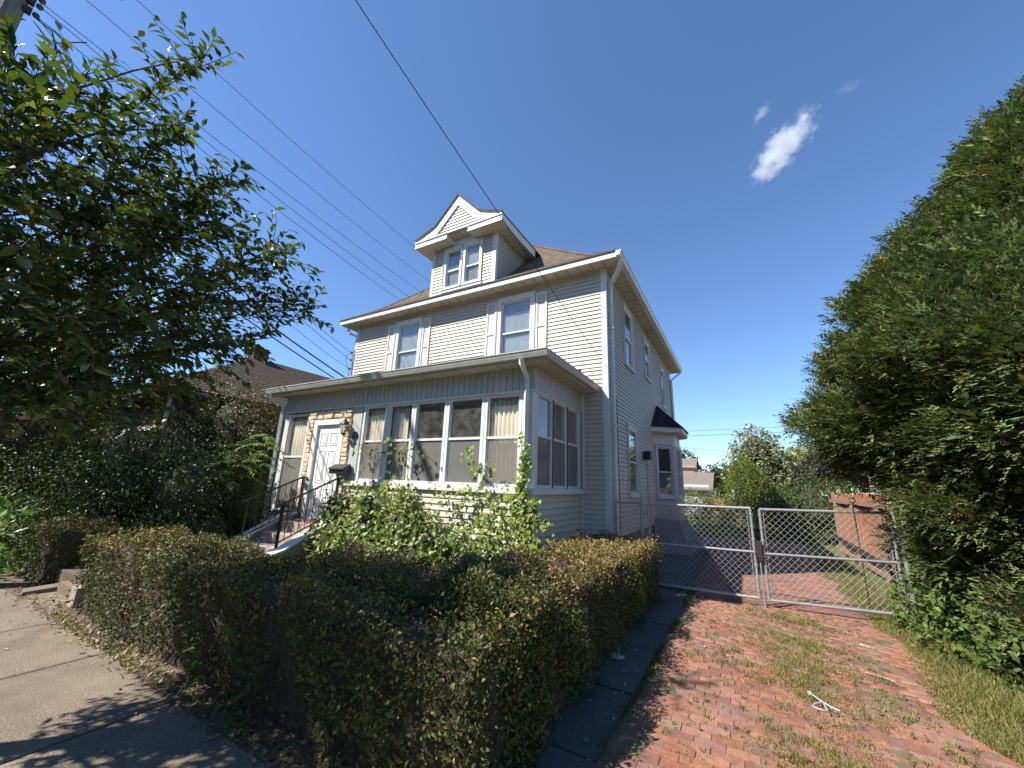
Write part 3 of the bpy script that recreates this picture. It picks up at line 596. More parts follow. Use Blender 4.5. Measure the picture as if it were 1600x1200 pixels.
# frieze of narrow vertical boards
fz = MB().fbox(PF, pxl, pxr, 3.30, 3.715, -.12, -.002).build('frieze', 'vertical_board', house)
n = 54; w = (pxr-pxl)/n
for i in range(n): MB().fbox(PF, pxl+i*w+.007, pxl+(i+1)*w-.007, 3.31, 3.715, -.001, .022).build('frieze_plank', 'vertical_board', fz)
n = 17; w = (YF-py)/n
fz = MB().fbox(PS, py+.13, YF, 3.30, 3.715, -.12, -.002).build('frieze', 'vertical_board', house)
for i in range(n): MB().fbox(PS, py+i*w+.007, py+(i+1)*w-.007, 3.31, 3.715, -.001, .022).build('frieze_plank', 'vertical_board', fz)
fbox('frieze_trim', 'trim', house, PF, pxl, pxr+.014, 3.28, 3.309, -.05, .03); fbox('frieze_trim', 'trim', house, PS, py+.05, YF, 3.281, 3.308, -.05, .02)
# porch roof, gutters, soffit
gx0, gx1, gy = -10.36, -2.62, 5.47
pr = MB(); pr.add([(gx0, gy, 3.845), (gx1, gy, 3.845), (gx1, YF, 3.845), (gx0, YF, 3.845), (gx0+2.6, YF, 4.38), (gx1-2.6, YF, 4.38), (gx0, gy, 3.875), (gx1, gy, 3.875), (gx1, YF, 3.875), (gx0, YF, 3.875)], [(6, 7, 5, 4), (7, 8, 5), (9, 6, 4), (0, 1, 7, 6), (1, 2, 8, 7), (3, 0, 6, 9), (3, 2, 1, 0)]); pr.build('porch_roof', 'shingle', house)
MB().box(gx0, gx1, gy, gy+.03, 3.71, 3.838).build('fascia', 'gutter_paint', house); MB().box(gx1-.03, gx1, gy+.031, YF-.003, 3.71, 3.838).build('fascia', 'gutter_paint', house)
gutter('gutter', (gx0-.02, gy, 3.86), (gx1+.115, gy, 3.86), (0, -1, 0), house); gutter('gutter', (gx1, gy, 3.858), (gx1, YF-.02, 3.858), (1, 0, 0), house)
sp_ = MB().box(gx0+.02, gx1-.03, gy+.03, py+.1, 3.735, 3.745).build('soffit', 'soffit', house); soffit(sp_, gx0+.02, gx1-.03, gy+.03, py-.015, 3.712, 'x', .9, 'soffit')
sp_ = MB().box(pxr, gx1-.03, py+.1, YF-.01, 3.735, 3.745).build('soffit', 'soffit', house); soffit(sp_, pxr+.014, gx1-.03, py, YF-.01, 3.712, 'y', .3, 'soffit')
spout('downspout', [(-2.98, gy-.06, 3.74), (-2.98, gy-.04, 3.66), (-3.02, py-.10, 3.50), (-3.04, py-.055, 3.42), (-3.04, py-.055, 1.80), (-3.05, py-.12, 1.66), (-3.05, py-.13, 1.56), (-3.05, py-.07, 1.44), (-3.06, py-.06, .35)], house, .04)
spout('downspout', [(-10.22, gy-.05, 3.76), (-10.2, gy, 3.62), (-10.1, py-.06, 3.45), (-10.1, py-.05, .5)], house, .038)
# ---- stone veneer, door, number
vb = MB().fbox(PF, -8.97, -8.74, .80, 3.27, -.12, -.01).fbox(PF, -7.66, -7.43, .80, 3.27, -.12, -.01).fbox(PF, -8.74, -7.66, 3.045, 3.27, -.12, -.01).build('stone_veneer', 'mortar', house)
smesh = []
for k in range(6):
    V = []; j = rng.normal(size=(12, 3))*.045
    for (s, nn) in ((1, 0), (1, .55), (.78, 1.)):
        for (a, b) in ((-1, -1), (1, -1), (1, 1), (-1, 1)): V.append((a*.5*s, -nn, b*.5*s))
    V = np.array(V)+j*np.array([1, 1.5, 1]); me = bpy.data.meshes.new('stone'); me.from_pydata(V.tolist(), [], [(0, 1, 5, 4), (1, 2, 6, 5), (2, 3, 7, 6), (3, 0, 4, 7), (4, 5, 9, 8), (5, 6, 10, 9), (6, 7, 11, 10), (7, 4, 8, 11), (8, 9, 10, 11)]); me.materials.append(M['stone']); smesh.append(me)
def stones(u0, u1, z0, z1, h=.095, lmin=.14, lmax=.34):
    z = z0
    while z < z1-.03:
        hh = min(h*rng.uniform(.8, 1.2), z1-z); u = u0
        while u < u1-.02:
            L = min(rng.uniform(lmin, lmax), u1-u)
            if u1-u-L < .06: L = u1-u
            p = PF(u+L/2, z+hh/2, -.008); inst('stone', smesh[rng.integers(6)], Matrix.Translation(p) @ Matrix.Diagonal((L*.95, rng.uniform(.03, .055), hh*.92, 1)), vb); u += L
        z += hh
stones(-8.96, -8.755, .84, 3.06); stones(-8.96, -7.44, 3.07, 3.265); stones(-7.645, -7.44, .84, 3.06, .1, .2, .22)
dfm = MB(); dfm.fbox(PF, -8.745, -8.61, .84, 3.045, -.05, .03); dfm.fbox(PF, -7.79, -7.655, .84, 3.045, -.05, .03); dfm.fbox(PF, -8.61, -7.79, 2.92, 3.045, -.05, .03); dfm.fbox(PF, -8.61, -7.79, .83, .87, -.1, .06)
dfm.build('door_frame', 'trim', house)
door = fbox('door', 'door_paint', house, PF, -8.605, -7.795, .87, 2.915, -.075, -.03)
for (c, d) in ((2.45, 2.74), (1.62, 2.33), (1.0, 1.5)):
    for (a, b) in ((-8.50, -8.25), (-8.15, -7.90)):
        m = MB(); o = [PF(a, c, -.029), PF(b, c, -.029), PF(b, d, -.029), PF(a, d, -.029)]; i1 = [PF(a+.03, c+.03, -.024), PF(b-.03, c+.03, -.024), PF(b-.03, d-.03, -.024), PF(a+.03, d-.03, -.024)]
        m.fbox(PF, a, b, c, c+.014, -.03, -.016); m.fbox(PF, a, b, d-.014, d, -.03, -.016); m.fbox(PF, a, a+.014, c+.014, d-.014, -.03, -.016); m.fbox(PF, b-.014, b, c+.014, d-.014, -.03, -.016); m.fbox(PF, a+.05, b-.05, c+.05, d-.05, -.03, -.018); m.build('panel', 'door_paint', door)
kn = MB().tube([PF(-7.87, 1.78, -.03), PF(-7.87, 1.78, .01)], .012, 8); kn.build('handle', 'black_metal', door)
for k, ch in enumerate('417'):
    cu = bpy.data.curves.new('num', 'FONT'); cu.body = ch; cu.size = .135; cu.extrude = .006; cu.align_x = 'CENTER'
    t = bpy.data.objects.new('tmp', cu); COL.objects.link(t); bpy.context.view_layer.update(); me = bpy.data.meshes.new_from_object(t); COL.objects.unlink(t); bpy.data.objects.remove(t)
    me.materials.clear(); me.materials.append(M['black_metal']); inst('house_number_digit', me, Matrix.Translation(PF(-7.27, 2.44-k*.115, .004)) @ Matrix.Rotation(math.pi/2, 4, 'X'), house)
# ---- lantern, mailbox
lt = thing('wall_lantern', 'black carriage lantern mounted beside the white front door', 'lantern', PF(-7.30, 2.6, 0))
c = PF(-7.50, 2.68, .14)
MB().tube([PF(-7.27, 2.66, -.01), PF(-7.27, 2.66, .03)], .075, 14).build('backplate', 'black_metal', lt)
MB().tube([PF(-7.27, 2.66, .03), PF(-7.33, 2.62, .09), PF(-7.44, 2.62, .14), PF(-7.50, 2.66, .14)], .013, 7).build('arm', 'black_metal', lt)
MB().lathe(c, [(.03, -.03), (.055, 0), (.06, .01), (.05, .015)], 8).build('base', 'black_metal', lt)
MB().lathe(c, [(.05, .016), (.085, .20)], 6).build('glass_body', 'glass', lt)
cg = MB()
for k in range(6): t = 2*math.pi*k/6; cg.tube([c+np.array([.052*math.cos(t), .052*math.sin(t), .014]), c+np.array([.088*math.cos(t), .088*math.sin(t), .20])], .006, 4)
cg.build('cage', 'black_metal', lt)
MB().lathe(c, [(.105, .20), (.11, .21), (.07, .26), (.03, .30), (.018, .31), (.022, .33), (.004, .36)], 8).build('cap', 'black_metal', lt)
mbx = thing('mailbox', 'black metal mailbox fixed to the wall beside the door', 'mailbox', PF(-7.45, 1.82, .05))
s = [(.02, 1.82), (.20, 1.82), (.20, 1.93), (.06, 2.02), (.02, 2.02)]
MB().prism([PF(-7.72, z, n) for n, z in s], [PF(-7.26, z, n) for n, z in s]).build('box', 'black_metal', mbx)
s = [(.05, 2.03), (.215, 1.945), (.225, 1.91), (.215, 1.91), (.203, 1.938), (.05, 2.02)]
MB().prism([PF(-7.735, z, n) for n, z in s], [PF(-7.245, z, n) for n, z in s]).build('lid', 'black_metal', mbx)
MB().tube([PF(-7.62, 1.80, .16), PF(-7.62, 1.75, .19), PF(-7.62, 1.76, .22)], .006, 5).tube([PF(-7.36, 1.80, .16), PF(-7.36, 1.75, .19), PF(-7.36, 1.76, .22)], .006, 5).build('paper_hook', 'black_metal', mbx)
# ---- porch steps and railings
ps = thing('porch_steps', 'worn concrete porch steps with sloping side walls', 'steps', (-8.05, 5.2, .25))
for k, (y0, z1) in enumerate(((4.55, .44), (4.92, .62), (5.28, .80))): box('step', 'concrete_step', ps, -8.72, -7.38, y0, 5.74 if k == 2 else y0+.38, .2, z1)
for (x0, x1, m_) in ((-8.95, -8.73, 'painted_concrete'), (-7.37, -7.15, 'painted_concrete')):
    s = [(4.35, .2), (4.35, .40), (4.5, .44), (5.45, .90), (5.76, .92), (5.76, .2)]
    MB().prism([(x0, y, z) for y, z in s], [(x1, y, z) for y, z in s]).build('cheek_wall', 'foundation', ps)
    s2 = [(4.33, .401), (4.33, .43), (4.5, .475), (5.45, .935), (5.76, .955), (5.76, .921), (5.46, .901), (4.5, .441)]
    MB().prism([(x0-.02, y, z) for y, z in s2], [(x1+.02, y, z) for y, z in s2]).build('cap', m_, ps)
box('threshold', 'cedar', ps, -8.6, -7.8, 5.5, 5.745, .801, .835)
for (x, lab) in ((-7.45, 'black iron stair railing on the house-number side of the steps'), (-8.66, 'black iron stair railing on the shrubby side of the steps')):
    rl = thing('stair_railing', lab, 'railing', (x, 4.5, .4), 'iron railings on the porch steps'); a, b = (4.55, .44), (5.66, .80)
    MB().box(x-.02, x+.02, 4.53, 4.57, .42, 1.24).build('post', 'black_metal', rl); MB().box(x-.02, x+.02, 5.64, 5.68, .80, 1.72).build('post', 'black_metal', rl)
    MB().tube([(x, 4.44, 1.18), (x, 4.50, 1.225), (x, 4.6, 1.265), (x, 5.66, 1.735), (x, 5.74, 1.72), (x, 5.77, 1.66)], .020, 6).build('handrail', 'black_metal', rl)
    MB().tube([(x, 4.57, .56), (x, 5.64, 1.03)], .014, 6).build('lower_rail', 'black_metal', rl)
    for k in range(8):
        t = (k+.8)/8.6; y = 4.57+1.07*t; MB().tube([(x, y, .56+.47*t), (x, y, 1.25+.475*t)], .008, 5).build('baluster', 'black_metal', rl)
    def scroll(cy, cz_, s0): return [(x, cy+s0*(.02+.075*(t/14))*math.cos(t*.62), cz_+(.02+.075*(t/14))*math.sin(t*.62)*1.2) for t in range(15)]
    MB().tube(scroll(4.95, 1.05, 1), .006, 4).tube(scroll(5.10, .92, -1), .006, 4).tube(scroll(4.72, 1.02, -1), .006, 4).build('scroll', 'black_metal', rl)

# ================================================================== GATES AND FENCES
def chain_link(fr, u0, u1, v0, v1, pitch=.096, r=.0029):
    """two families of woven diagonal strands clipped to the panel, zig-zag in depth"""
    m = MB(); w = u1-u0; h = v1-v0
    for sgn in (1, -1):
        c = -h if sgn > 0 else 0.
        c = math.floor(c/pitch)*pitch
        while c < w+(0 if sgn > 0 else h):
            # u = c + sgn*t ; t in 0..h
            ta, tb = 0., h
            if sgn > 0: ta = max(ta, -c); tb = min(tb, w-c)
            else: ta = max(ta, c-w); tb = min(tb, c)
            if tb-ta > .02:
                n = max(2, int((tb-ta)/pitch)+1); P_ = []
                for i in range(n+1):
                    t = ta+(tb-ta)*i/n; P_.append(fr(u0+c+sgn*t, v0+t, .004*sgn))
                m.tube([P_[0], P_[-1]], r, 3, cap=False)
            c += pitch
    return m
def gate_leaf(label, fr, u0, u1, v0, v1, sag0, sag1, hinge):
    g = thing('driveway_gate', label, 'gate', fr((u0+u1)/2, 0.02), 'galvanized gate leaves across the driveway'); r = .021
    P_ = lambda u, v: fr(u, v+(sag0+(sag1-sag0)*(u-u0)/(u1-u0)))
    MB().tube([P_(u0, v1), P_(u1, v1)], r, 10).build('rail', 'galvanized', g); MB().tube([P_(u0, v0), P_(u1, v0)], r, 10).build('rail', 'galvanized', g); MB().tube([P_(u0, (v0+v1)/2), P_(u1, (v0+v1)/2)], r*.85, 10).build('rail', 'galvanized', g)
    for u in (u0, u1): MB().tube([P_(u, v0), P_(u, v1)], r, 10).build('stile', 'galvanized', g)
    class Sk:
        def __call__(s, u, v, n=0.): return P_(u, v)+fr.n*n
    tag(chain_link(Sk(), u0+.02, u1-.02, v0+.01, v1-.01).build('chain_link_mesh', 'galvanized', g), kind='stuff')
    for u in (u0, u1):
        tb = MB()
        for k in range(7): v = v0+.1+k*(v1-v0-.2)/6; tb.tube([P_(u, v-.012), P_(u, v+.012)], .028, 8)
        tb.tube([P_(u+(.05 if u == u0 else -.05), v0+.03), P_(u+(.05 if u == u0 else -.05), v1-.03)], .006, 4); tb.build('tension_band', 'galvanized', g)
    return g
GA = np.array([-1.60, 8.02, 0]); GB = np.array([.09, 8.0, 0]); u = unit(GB-GA)
g1 = gate_leaf('chain link gate leaf hung beside the clapped hedge end, partly in house shadow', Fr(GA, u, (u[1], -u[0], 0)), 0., 1.66, .13, 1.50, -.03, -.01, 0)
GC = np.array([.19, 8.0, 0]); GD = np.array([1.78, 8.12, 0]); u = unit(GD-GC)
g2 = gate_leaf('sunlit chain link gate leaf next to the big evergreen', Fr(GC, u, (u[1], -u[0], 0)), 0., 1.66, .12, 1.49, -.01, .03, 1)
g1['label'] = 'chain link gate leaf beside the hedge, partly in house shadow'
gl = thing('gate_latch', 'steel drop rod and fork latch where the gate leaves meet', 'latch', (.12, 8.0, 0))
MB().tube([(.125, 7.965, .0), (.125, 7.965, .95)], .011, 8).build('drop_rod', 'galvanized', gl); MB().tube([(.06, 7.955, .92), (.23, 7.955, .93)], .014, 6).tube([(.06, 7.95, .74), (.23, 7.95, .76)], .012, 6).box(.09, .16, 7.94, 7.97, .68, .98).build('fork', 'rust_metal', gl)
gp = thing('gate_post', 'steel gate post and short chain link panel against the house corner', 'post', (-1.75, 8.03, 0))
MB().tube([(-1.72, 8.03, -.05), (-1.72, 8.03, 1.56)], .030, 10).build('post', 'galvanized', gp); MB().lathe((-1.72, 8.03, 1.56), [(.034, 0), (.034, .02), (.02, .04), (.002, .05)], 10).build('cap', 'galvanized', gp)
MB().tube([(-2.2, 8.04, 1.47), (-1.74, 8.03, 1.48)], .02, 8).tube([(-2.2, 8.04, .1), (-2.2, 8.04, 1.47)], .02, 8).build('rail', 'galvanized', gp)
for z in (.35, 1.3): MB().tube([(-1.72, 8.03, z), (-1.60, 8.02, z)], .02, 6).build('hinge', 'galvanized', gp)
tag(chain_link(Fr((-2.2, 8.04, 0), (1, 0, 0), (0, -1, 0)), .02, .46, .12, 1.46).build('chain_link_mesh', 'galvanized', gp), kind='stuff')
gq = thing('gate_post', 'steel hinge post buried in the evergreen at the gate end', 'post', (1.95, 8.15, 0))
MB().tube([(1.93, 8.14, -.05), (1.93, 8.14, 1.6)], .03, 10).build('post', 'galvanized', gq)
for z in (.35, 1.3): MB().tube([(1.93, 8.14, z), (1.84, 8.125, z)], .02, 6).build('hinge', 'galvanized', gq)
# wrought iron garden ornament just behind the gate
orn = MB()
def arc(cx, cz_, r, a0, a1, n=12): return [(cx+r*math.cos(a0+(a1-a0)*i/n), 8.6, cz_+r*math.sin(a0+(a1-a0)*i/n)) for i in range(n+1)]
orn.tube([(1.0, 8.6, 1.42), (1.05, 8.6, 1.5), (1.35, 8.6, 1.58), (1.5, 8.6, 1.62)], .008, 5); orn.tube(arc(1.52, 1.68, .04, -2.6, 2.8), .008, 5); orn.tube([(1.52, 8.6, 0), (1.52, 8.6, 1.64)], .009, 5); orn.tube(arc(1.03, 1.46, .04, .5, 5.5), .007, 5); orn.tube([(1.54, 8.6, 1.62), (1.75, 8.6, 1.5)], .008, 5)
tag(orn.build('shepherd_hook', 'rust_metal'), 'thin curled wrought iron garden hook behind the gate', 'garden hook')
# cedar fence
cf = thing('cedar_fence', 'brown cedar board fence leaning along the right of the driveway', 'fence', (2.5, 14, 0)); y = 11.2
while y < 17.2:
    w = .145; h = 1.80+rng.normal()*.03; x = 2.5+.02*math.sin(y*3)+rng.normal()*.006; z0 = .18
    A = [(x, y, z0), (x, y+w-.006, z0), (x, y+w-.006, h-.03), (x, y+w*.7, h), (x, y+w*.3, h), (x, y, h-.03)]; MB().prism(A, [(a+.02, b, c) for a, b, c in A]).build('plank', 'cedar' if rng.random() < .8 else 'cedar_grey', cf); y += w
for (z, m_) in ((.05, 'cedar_grey'), (1.5, 'cedar_grey')): MB().box(2.44, 2.49, 11.2, 17.2, z+.02, z+.12).build('rail', m_, cf)
for y in (11.6, 13.9, 16.2): MB().box(2.40, 2.49, y, y+.1, -.1, 1.72).build('post', 'cedar_grey', cf)
MB().prism([(2.40, 11.2, .30), (2.43, 11.2, .30), (2.43, 11.2, .42), (2.40, 11.2, .42)], [(2.40, 17.1, .42), (2.43, 17.1, .42), (2.43, 17.1, .54), (2.40, 17.1, .54)]).build('rail', 'roof_edge', cf)
# ================================================================== HEDGES
def hedge(name, label, boxes, tops, parts_density=2600, lean=0):
    h = thing(name, label, 'hedge', (np.mean([b[0] for b in boxes]), np.mean([b[2] for b in boxes]), 0)); P_ = []; N_ = []; T_ = []
    for (x0, x1, y0, y1, z0, z1) in boxes:
        cm = MB(); ins = .13
        blk = sheet_box(x0+ins, x1-ins, y0+ins, y1-ins, z0-.05, z1-ins, .12); np_obj('stems', blk[0], blk[1], 'twig_core_shade', h)  # solid block behind the leaves, stem brown with inner shade in its colour
        for (a, o, uu, vv, nrm) in (((x1-x0)*(z1-z0), (x0, y0, z0), (x1-x0, 0, 0), (0, 0, z1-z0), (0, -1, 0)), ((x1-x0)*(z1-z0), (x0, y1, z0), (x1-x0, 0, 0), (0, 0, z1-z0), (0, 1, 0)), ((y1-y0)*(z1-z0), (x0, y0, z0), (0, y1-y0, 0), (0, 0, z1-z0), (-1, 0, 0)), ((y1-y0)*(z1-z0), (x1, y0, z0), (0, y1-y0, 0), (0, 0, z1-z0), (1, 0, 0)), ((x1-x0)*(y1-y0), (x0, y0, z1), (x1-x0, 0, 0), (0, y1-y0, 0), (0, 0, 1))):
            n = int(a*parts_density); t = rng.random((n, 2)); p = np.array(o)+t[:, :1]*np.array(uu)+t[:, 1:]*np.array(vv); nn = np.tile(np.array(nrm, float), (n, 1)); P_.append(p); N_.append(nn); T_.append(np.full(n, nrm[2] > .5))
    P_ = np.concatenate(P_); N_ = np.concatenate(N_); T_ = np.concatenate(T_)
    # soften the box: bulges, rounded shoulders, shaggy depth, hollow foot
    bul = .07*np.sin(P_[:, 0]*3.1+P_[:, 2]*4)*np.cos(P_[:, 1]*2.7+1)+.055*np.sin(P_[:, 0]*7.3+P_[:, 1]*6.1+P_[:, 2]*5.2)+.035*np.sin(P_[:, 0]*15+P_[:, 2]*13)*np.sin(P_[:, 1]*14+P_[:, 2]*11)
    P_[:, 2] *= 1+.05*np.sin(P_[:, 0]*1.3+.7)*np.cos(P_[:, 1]*.9)+.03*np.sin(P_[:, 0]*3.7+P_[:, 1]*2.9); zz = P_[:, 2]; top = max(b[5] for b in boxes); sh = np.clip((zz-(top-.16))/.16, 0, 1); ctr = np.array([(b[0]+b[1], b[2]+b[3]) for b in boxes])/2
    P_ = P_+N_*(bul-.10*sh*(~T_)-rng.random(len(P_))**1.6*.2)[:, None]; foot = np.clip(1-(zz/.35), 0, 1)*(~T_); P_ -= N_*(foot*.03)[:, None]
    inside = np.zeros(len(P_), bool)
    for (x0, x1, y0, y1, z0, z1) in boxes: inside |= (P_[:, 0] > x0+.22) & (P_[:, 0] < x1-.22) & (P_[:, 1] > y0+.22) & (P_[:, 1] < y1-.22) & (P_[:, 2] < z1-.22)
    thin = np.sin(P_[:, 0]*4.3+P_[:, 2]*3.1+1)*np.sin(P_[:, 1]*3.9+P_[:, 2]*4.7+P_[:, 0]*2.2); keep = ~inside & (rng.random(len(P_)) > foot*.45) & ((thin > -.62) | (rng.random(len(P_)) < .4)); P_, N_, T_ = P_[keep], N_[keep], T_[keep]; n = len(P_)
    D = unit(N_*.5+rnd_dirs(n)*.9+np.array([0, 0, .25])); NN = unit(N_+rnd_dirs(n)*.7)
    gr = [(5, (.074, .094, .027)), (3, (.10, .116, .034)), (2, (.05, .067, .021)), (1.0, (.145, .118, .047)), (.5, (.13, .078, .042))]
    br = [(3, (.22, .17, .05)), (3, (.26, .15, .07)), (2, (.16, .17, .04)), (1.6, (.30, .165, .09)), (1, (.27, .23, .07))]
    C_ = vary(n, gr, .2); bb = T_ | ((P_[:, 2] > top-.1) & (rng.random(n) < .5)); pr_ = rng.random(n) < tops(P_); bb &= pr_; C_[bb] = vary(int(bb.sum()), br, .2)
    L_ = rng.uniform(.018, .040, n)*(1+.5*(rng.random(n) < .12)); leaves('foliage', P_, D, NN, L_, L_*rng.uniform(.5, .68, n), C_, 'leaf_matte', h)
    # stray shoots
    k = int(n*.012); idx = rng.choice(n, k); tw = MB()
    for i in idx: tw.tube([P_[i]-N_[i]*.1, P_[i]+D[i]*rng.uniform(.03, .11)], .0018, 3, False)
    tw.build('twigs', 'twig', h, kind='stuff')
    return h
def sheet_box(x0, x1, y0, y1, z0, z1, s):
    V = []; F = []
    def grid(o, u, v, nu, nv):
        b = len(V)
        for j in range(nv+1):
            for i in range(nu+1):
                p = np.array(o)+np.array(u)*i/nu+np.array(v)*j/nv; V.append(p+.03*np.sin(p[[1, 2, 0]]*17+p[[2, 0, 1]]*13))
        for j in range(nv):
            for i in range(nu): F.append((b+j*(nu+1)+i, b+j*(nu+1)+i+1, b+(j+1)*(nu+1)+i+1, b+(j+1)*(nu+1)+i))
    nx, ny, nz = [max(2, int(d/s)) for d in (x1-x0, y1-y0, z1-z0)]
    grid((x0, y0, z0), (x1-x0, 0, 0), (0, 0, z1-z0), nx, nz); grid((x0, y1, z0), (x1-x0, 0, 0), (0, 0, z1-z0), nx, nz); grid((x0, y0, z0), (0, y1-y0, 0), (0, 0, z1-z0), ny, nz); grid((x1, y0, z0), (0, y1-y0, 0), (0, 0, z1-z0), ny, nz); grid((x0, y0, z1), (x1-x0, 0, 0), (0, y1-y0, 0), nx, ny)
    return np.array(V), np.array(F)
hedge('hedge', 'long clipped hedge turning the corner from sidewalk to driveway', [(-7.45, -1.30, 1.98, 3.0, 0, .89), (-4.6, -1.30, 2.6, 3.7, 0, .93), (-2.45, -1.30, 2.5, 7.35, .0, .96)], lambda p: np.clip(.45+.3*np.sin(p[:, 0]*1.7+p[:, 1]*.6)+(p[:, 1] > 3.2)*.4, 0, 1), 3000)
hedge('hedge', 'short clipped hedge block on the far side of the entrance walk', [(-10.7, -9.2, 2.1, 2.95, 0, .86)], lambda p: np.full(len(p), .55), 2600)
# ================================================================== TREES AND SHRUBS
def weed_sprig(label, base, n, size, cols):
    t = thing('weed_sprig', label, 'weed', base); m = MB(); b = np.array(base, float); e = b+np.array([.03, -.12, .34]); p = branch_path(b, e, .1, 7); m.tube(p, np.linspace(.005, .002, 7), 4); m.build('stem', 'twig', t)
    ms = [big_leaf_mesh('leaf', size, size*.48, c_, 'leaf', .3) for c_ in cols]
    for k in range(n): q = p[1+k % 6]; a = k*2.3; inst('leaf', ms[k % len(ms)], mat_from(q, (math.cos(a), -.7+math.sin(a)*.6, .15), (0, -.3, 1), rng.uniform(.7, 1.15)), t)
def sprays(n_per, P_, D_, N_, L, C_, mat, name, parent, nb=7):
    """flat feathery evergreen sprays: a fan of slim blades on each axis"""
    n = len(P_); D_ = unit(D_); S_ = unit(np.cross(D_, N_)); N_ = unit(np.cross(S_, D_)); Vs = []; L = L[:, None]
    for k in range(nb):
        t = k/(nb-1); side = (-1 if k % 2 else 1)*(0 if k == nb-1 else 1); base = P_+D_*L*(.05+.75*t)-N_*L*.18*t*t; ln = L*(.40-.18*t)*(1 if side else 1.3)*rng.uniform(.5, 1.25, (n, 1))
        dirv = unit(D_*(.85+.4*t)+S_*side*rng.uniform(.35, .8, (n, 1))+N_*rng.normal(size=(n, 1))*.3-np.array([0, 0, .1])); wv = unit(np.cross(dirv, N_))*ln*.24
        Vs += [base-wv*.5, base+dirv*ln*.55-wv*.2+wv*1.0, base+dirv*ln, base+dirv*ln*.45-wv*1.1]
    V = np.stack(Vs, 1).reshape(-1, 3); k4 = nb*4; F = (np.arange(n)[:, None, None]*k4+(np.arange(nb)[:, None]*4+np.array([0, 1, 2, 3]))[None]).reshape(-1, 4)
    return tag(np_obj(name, V, F, mat, parent, col=np.repeat(C_, k4, 0)), kind='stuff')
def evergreen():
    t = thing('evergreen_tree', 'huge feathery dark green evergreen overhanging the driveway gate', 'tree', (4.6, 7.9, 0)); ax = np.array([4.75, 7.9])
    zs = [0, .5, 1.3, 1.75, 2.1, 3.0, 3.9, 5.1, 6.5, 7.3, 7.8]; rs = [2.5, 2.75, 2.7, 2.7, 3.2, 3.6, 3.25, 2.4, 1.4, .7, .05]
    MB().tube([(4.75, 7.9, -.1), (4.8, 7.95, 2), (4.7, 7.9, 5), (4.75, 7.9, 7.4)], [.28, .22, .13, .03], 8).build('trunk', 'bark', t)
    def rad_(z, a): return np.interp(z, zs, rs)*(1+.075*np.sin(a*5+z*2.1)+.06*np.sin(a*9-z*3.3)+.05*np.sin(z*6.2+a*3))
    # inner mass: solid hull, crown shade put into its dark green
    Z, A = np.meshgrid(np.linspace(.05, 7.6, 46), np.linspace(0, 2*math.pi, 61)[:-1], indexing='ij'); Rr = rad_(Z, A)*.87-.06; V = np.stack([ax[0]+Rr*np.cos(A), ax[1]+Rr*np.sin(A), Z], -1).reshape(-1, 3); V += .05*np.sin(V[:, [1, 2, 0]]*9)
    i = np.arange(46*60).reshape(46, 60); F = np.stack([i[:-1].ravel(), np.roll(i, -1, 1)[:-1].ravel(), np.roll(i, -1, 1)[1:].ravel(), i[1:].ravel()], 1); np_obj('shaded_core', V, F, 'foliage_core_shade', t)
    K = 2300; zc = rng.random(14000)*7.75; zc = zc[rng.random(14000) < (np.interp(zc, zs, rs)+.2)/4]; ac = rng.random(len(zc))*2*math.pi
    face = np.cos(ac-math.atan2(-7.9, -4.75)); k = rng.random(len(zc)) < np.clip(.5+face*.9, .1, 1); zc, ac = zc[k][:K], ac[k][:K]; K = len(zc)
    rc = rad_(zc, ac)*rng.uniform(.86, .97, K); CC = np.stack([ax[0]+rc*np.cos(ac), ax[1]+rc*np.sin(ac), zc], 1); OC = np.stack([np.cos(ac), np.sin(ac), np.full(K, .25)], 1); RC = rng.uniform(.18, .40, K); TC = rng.normal(size=K)
    n = 92000; j = rng.integers(K, size=n); v = unit(rnd_dirs(n)+OC[j]*.75+np.array([0, 0, .12])); P_ = CC[j]+v*(RC[j]*rng.uniform(.35, 1.0, n))[:, None]; z = P_[:, 2]; out = OC[j]
    k = z > .03; P_, v, out, z, j = P_[k], v[k], out[k], z[k], j[k]; n = len(z)
    D = unit(v*.8+out*.45+rnd_dirs(n)*.35+np.array([0, 0, .05])); hi = z > 3.0; D[hi] = unit(D[hi]+np.array([0, 0, .3])); N_ = unit(np.array([0, 0, 1.])+out*.6+rnd_dirs(n)*.5)
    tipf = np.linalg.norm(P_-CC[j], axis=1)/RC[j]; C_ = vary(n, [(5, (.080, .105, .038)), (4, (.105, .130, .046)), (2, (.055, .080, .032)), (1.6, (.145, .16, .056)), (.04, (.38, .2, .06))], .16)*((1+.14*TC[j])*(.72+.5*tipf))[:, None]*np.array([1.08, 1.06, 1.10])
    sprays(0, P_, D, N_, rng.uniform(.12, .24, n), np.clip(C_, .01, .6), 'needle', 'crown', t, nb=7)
    tips = MB()
    for q in rng.choice(n, 220): tips.tube([P_[q]-out[q]*.5-np.array([0, 0, .1]), P_[q]+D[q]*.1], [.007, .002], 3, False)
    tips.build('branchlets', 'twig', t, kind='stuff')
evergreen()
def big_leaf_mesh(name, L, Wd, col, mat, curl=.12, notch=False):
    k = [(0, .0), (.18, .34), (.42, .5), (.68, .40), (.88, .16), (1, 0)]; V = []; F = []
    for i, (t, w) in enumerate(k):
        z = -curl*t*t*L; V += [(t*L, 0, z), (t*L, w*Wd, z+w*Wd*.28), (t*L, -w*Wd, z+w*Wd*.28)]
    for i in range(len(k)-1): a, b = i*3, i*3+3; F += [(a, b, b+1, a+1), (a, a+2, b+2, b)]
    me = bpy.data.meshes.new(name); me.from_pydata(V, [], F); me.materials.append(M[mat]); at = me.color_attributes.new('Col', 'FLOAT_COLOR', 'POINT')
    for d in at.data: d.color = (*col, 1)
    return me
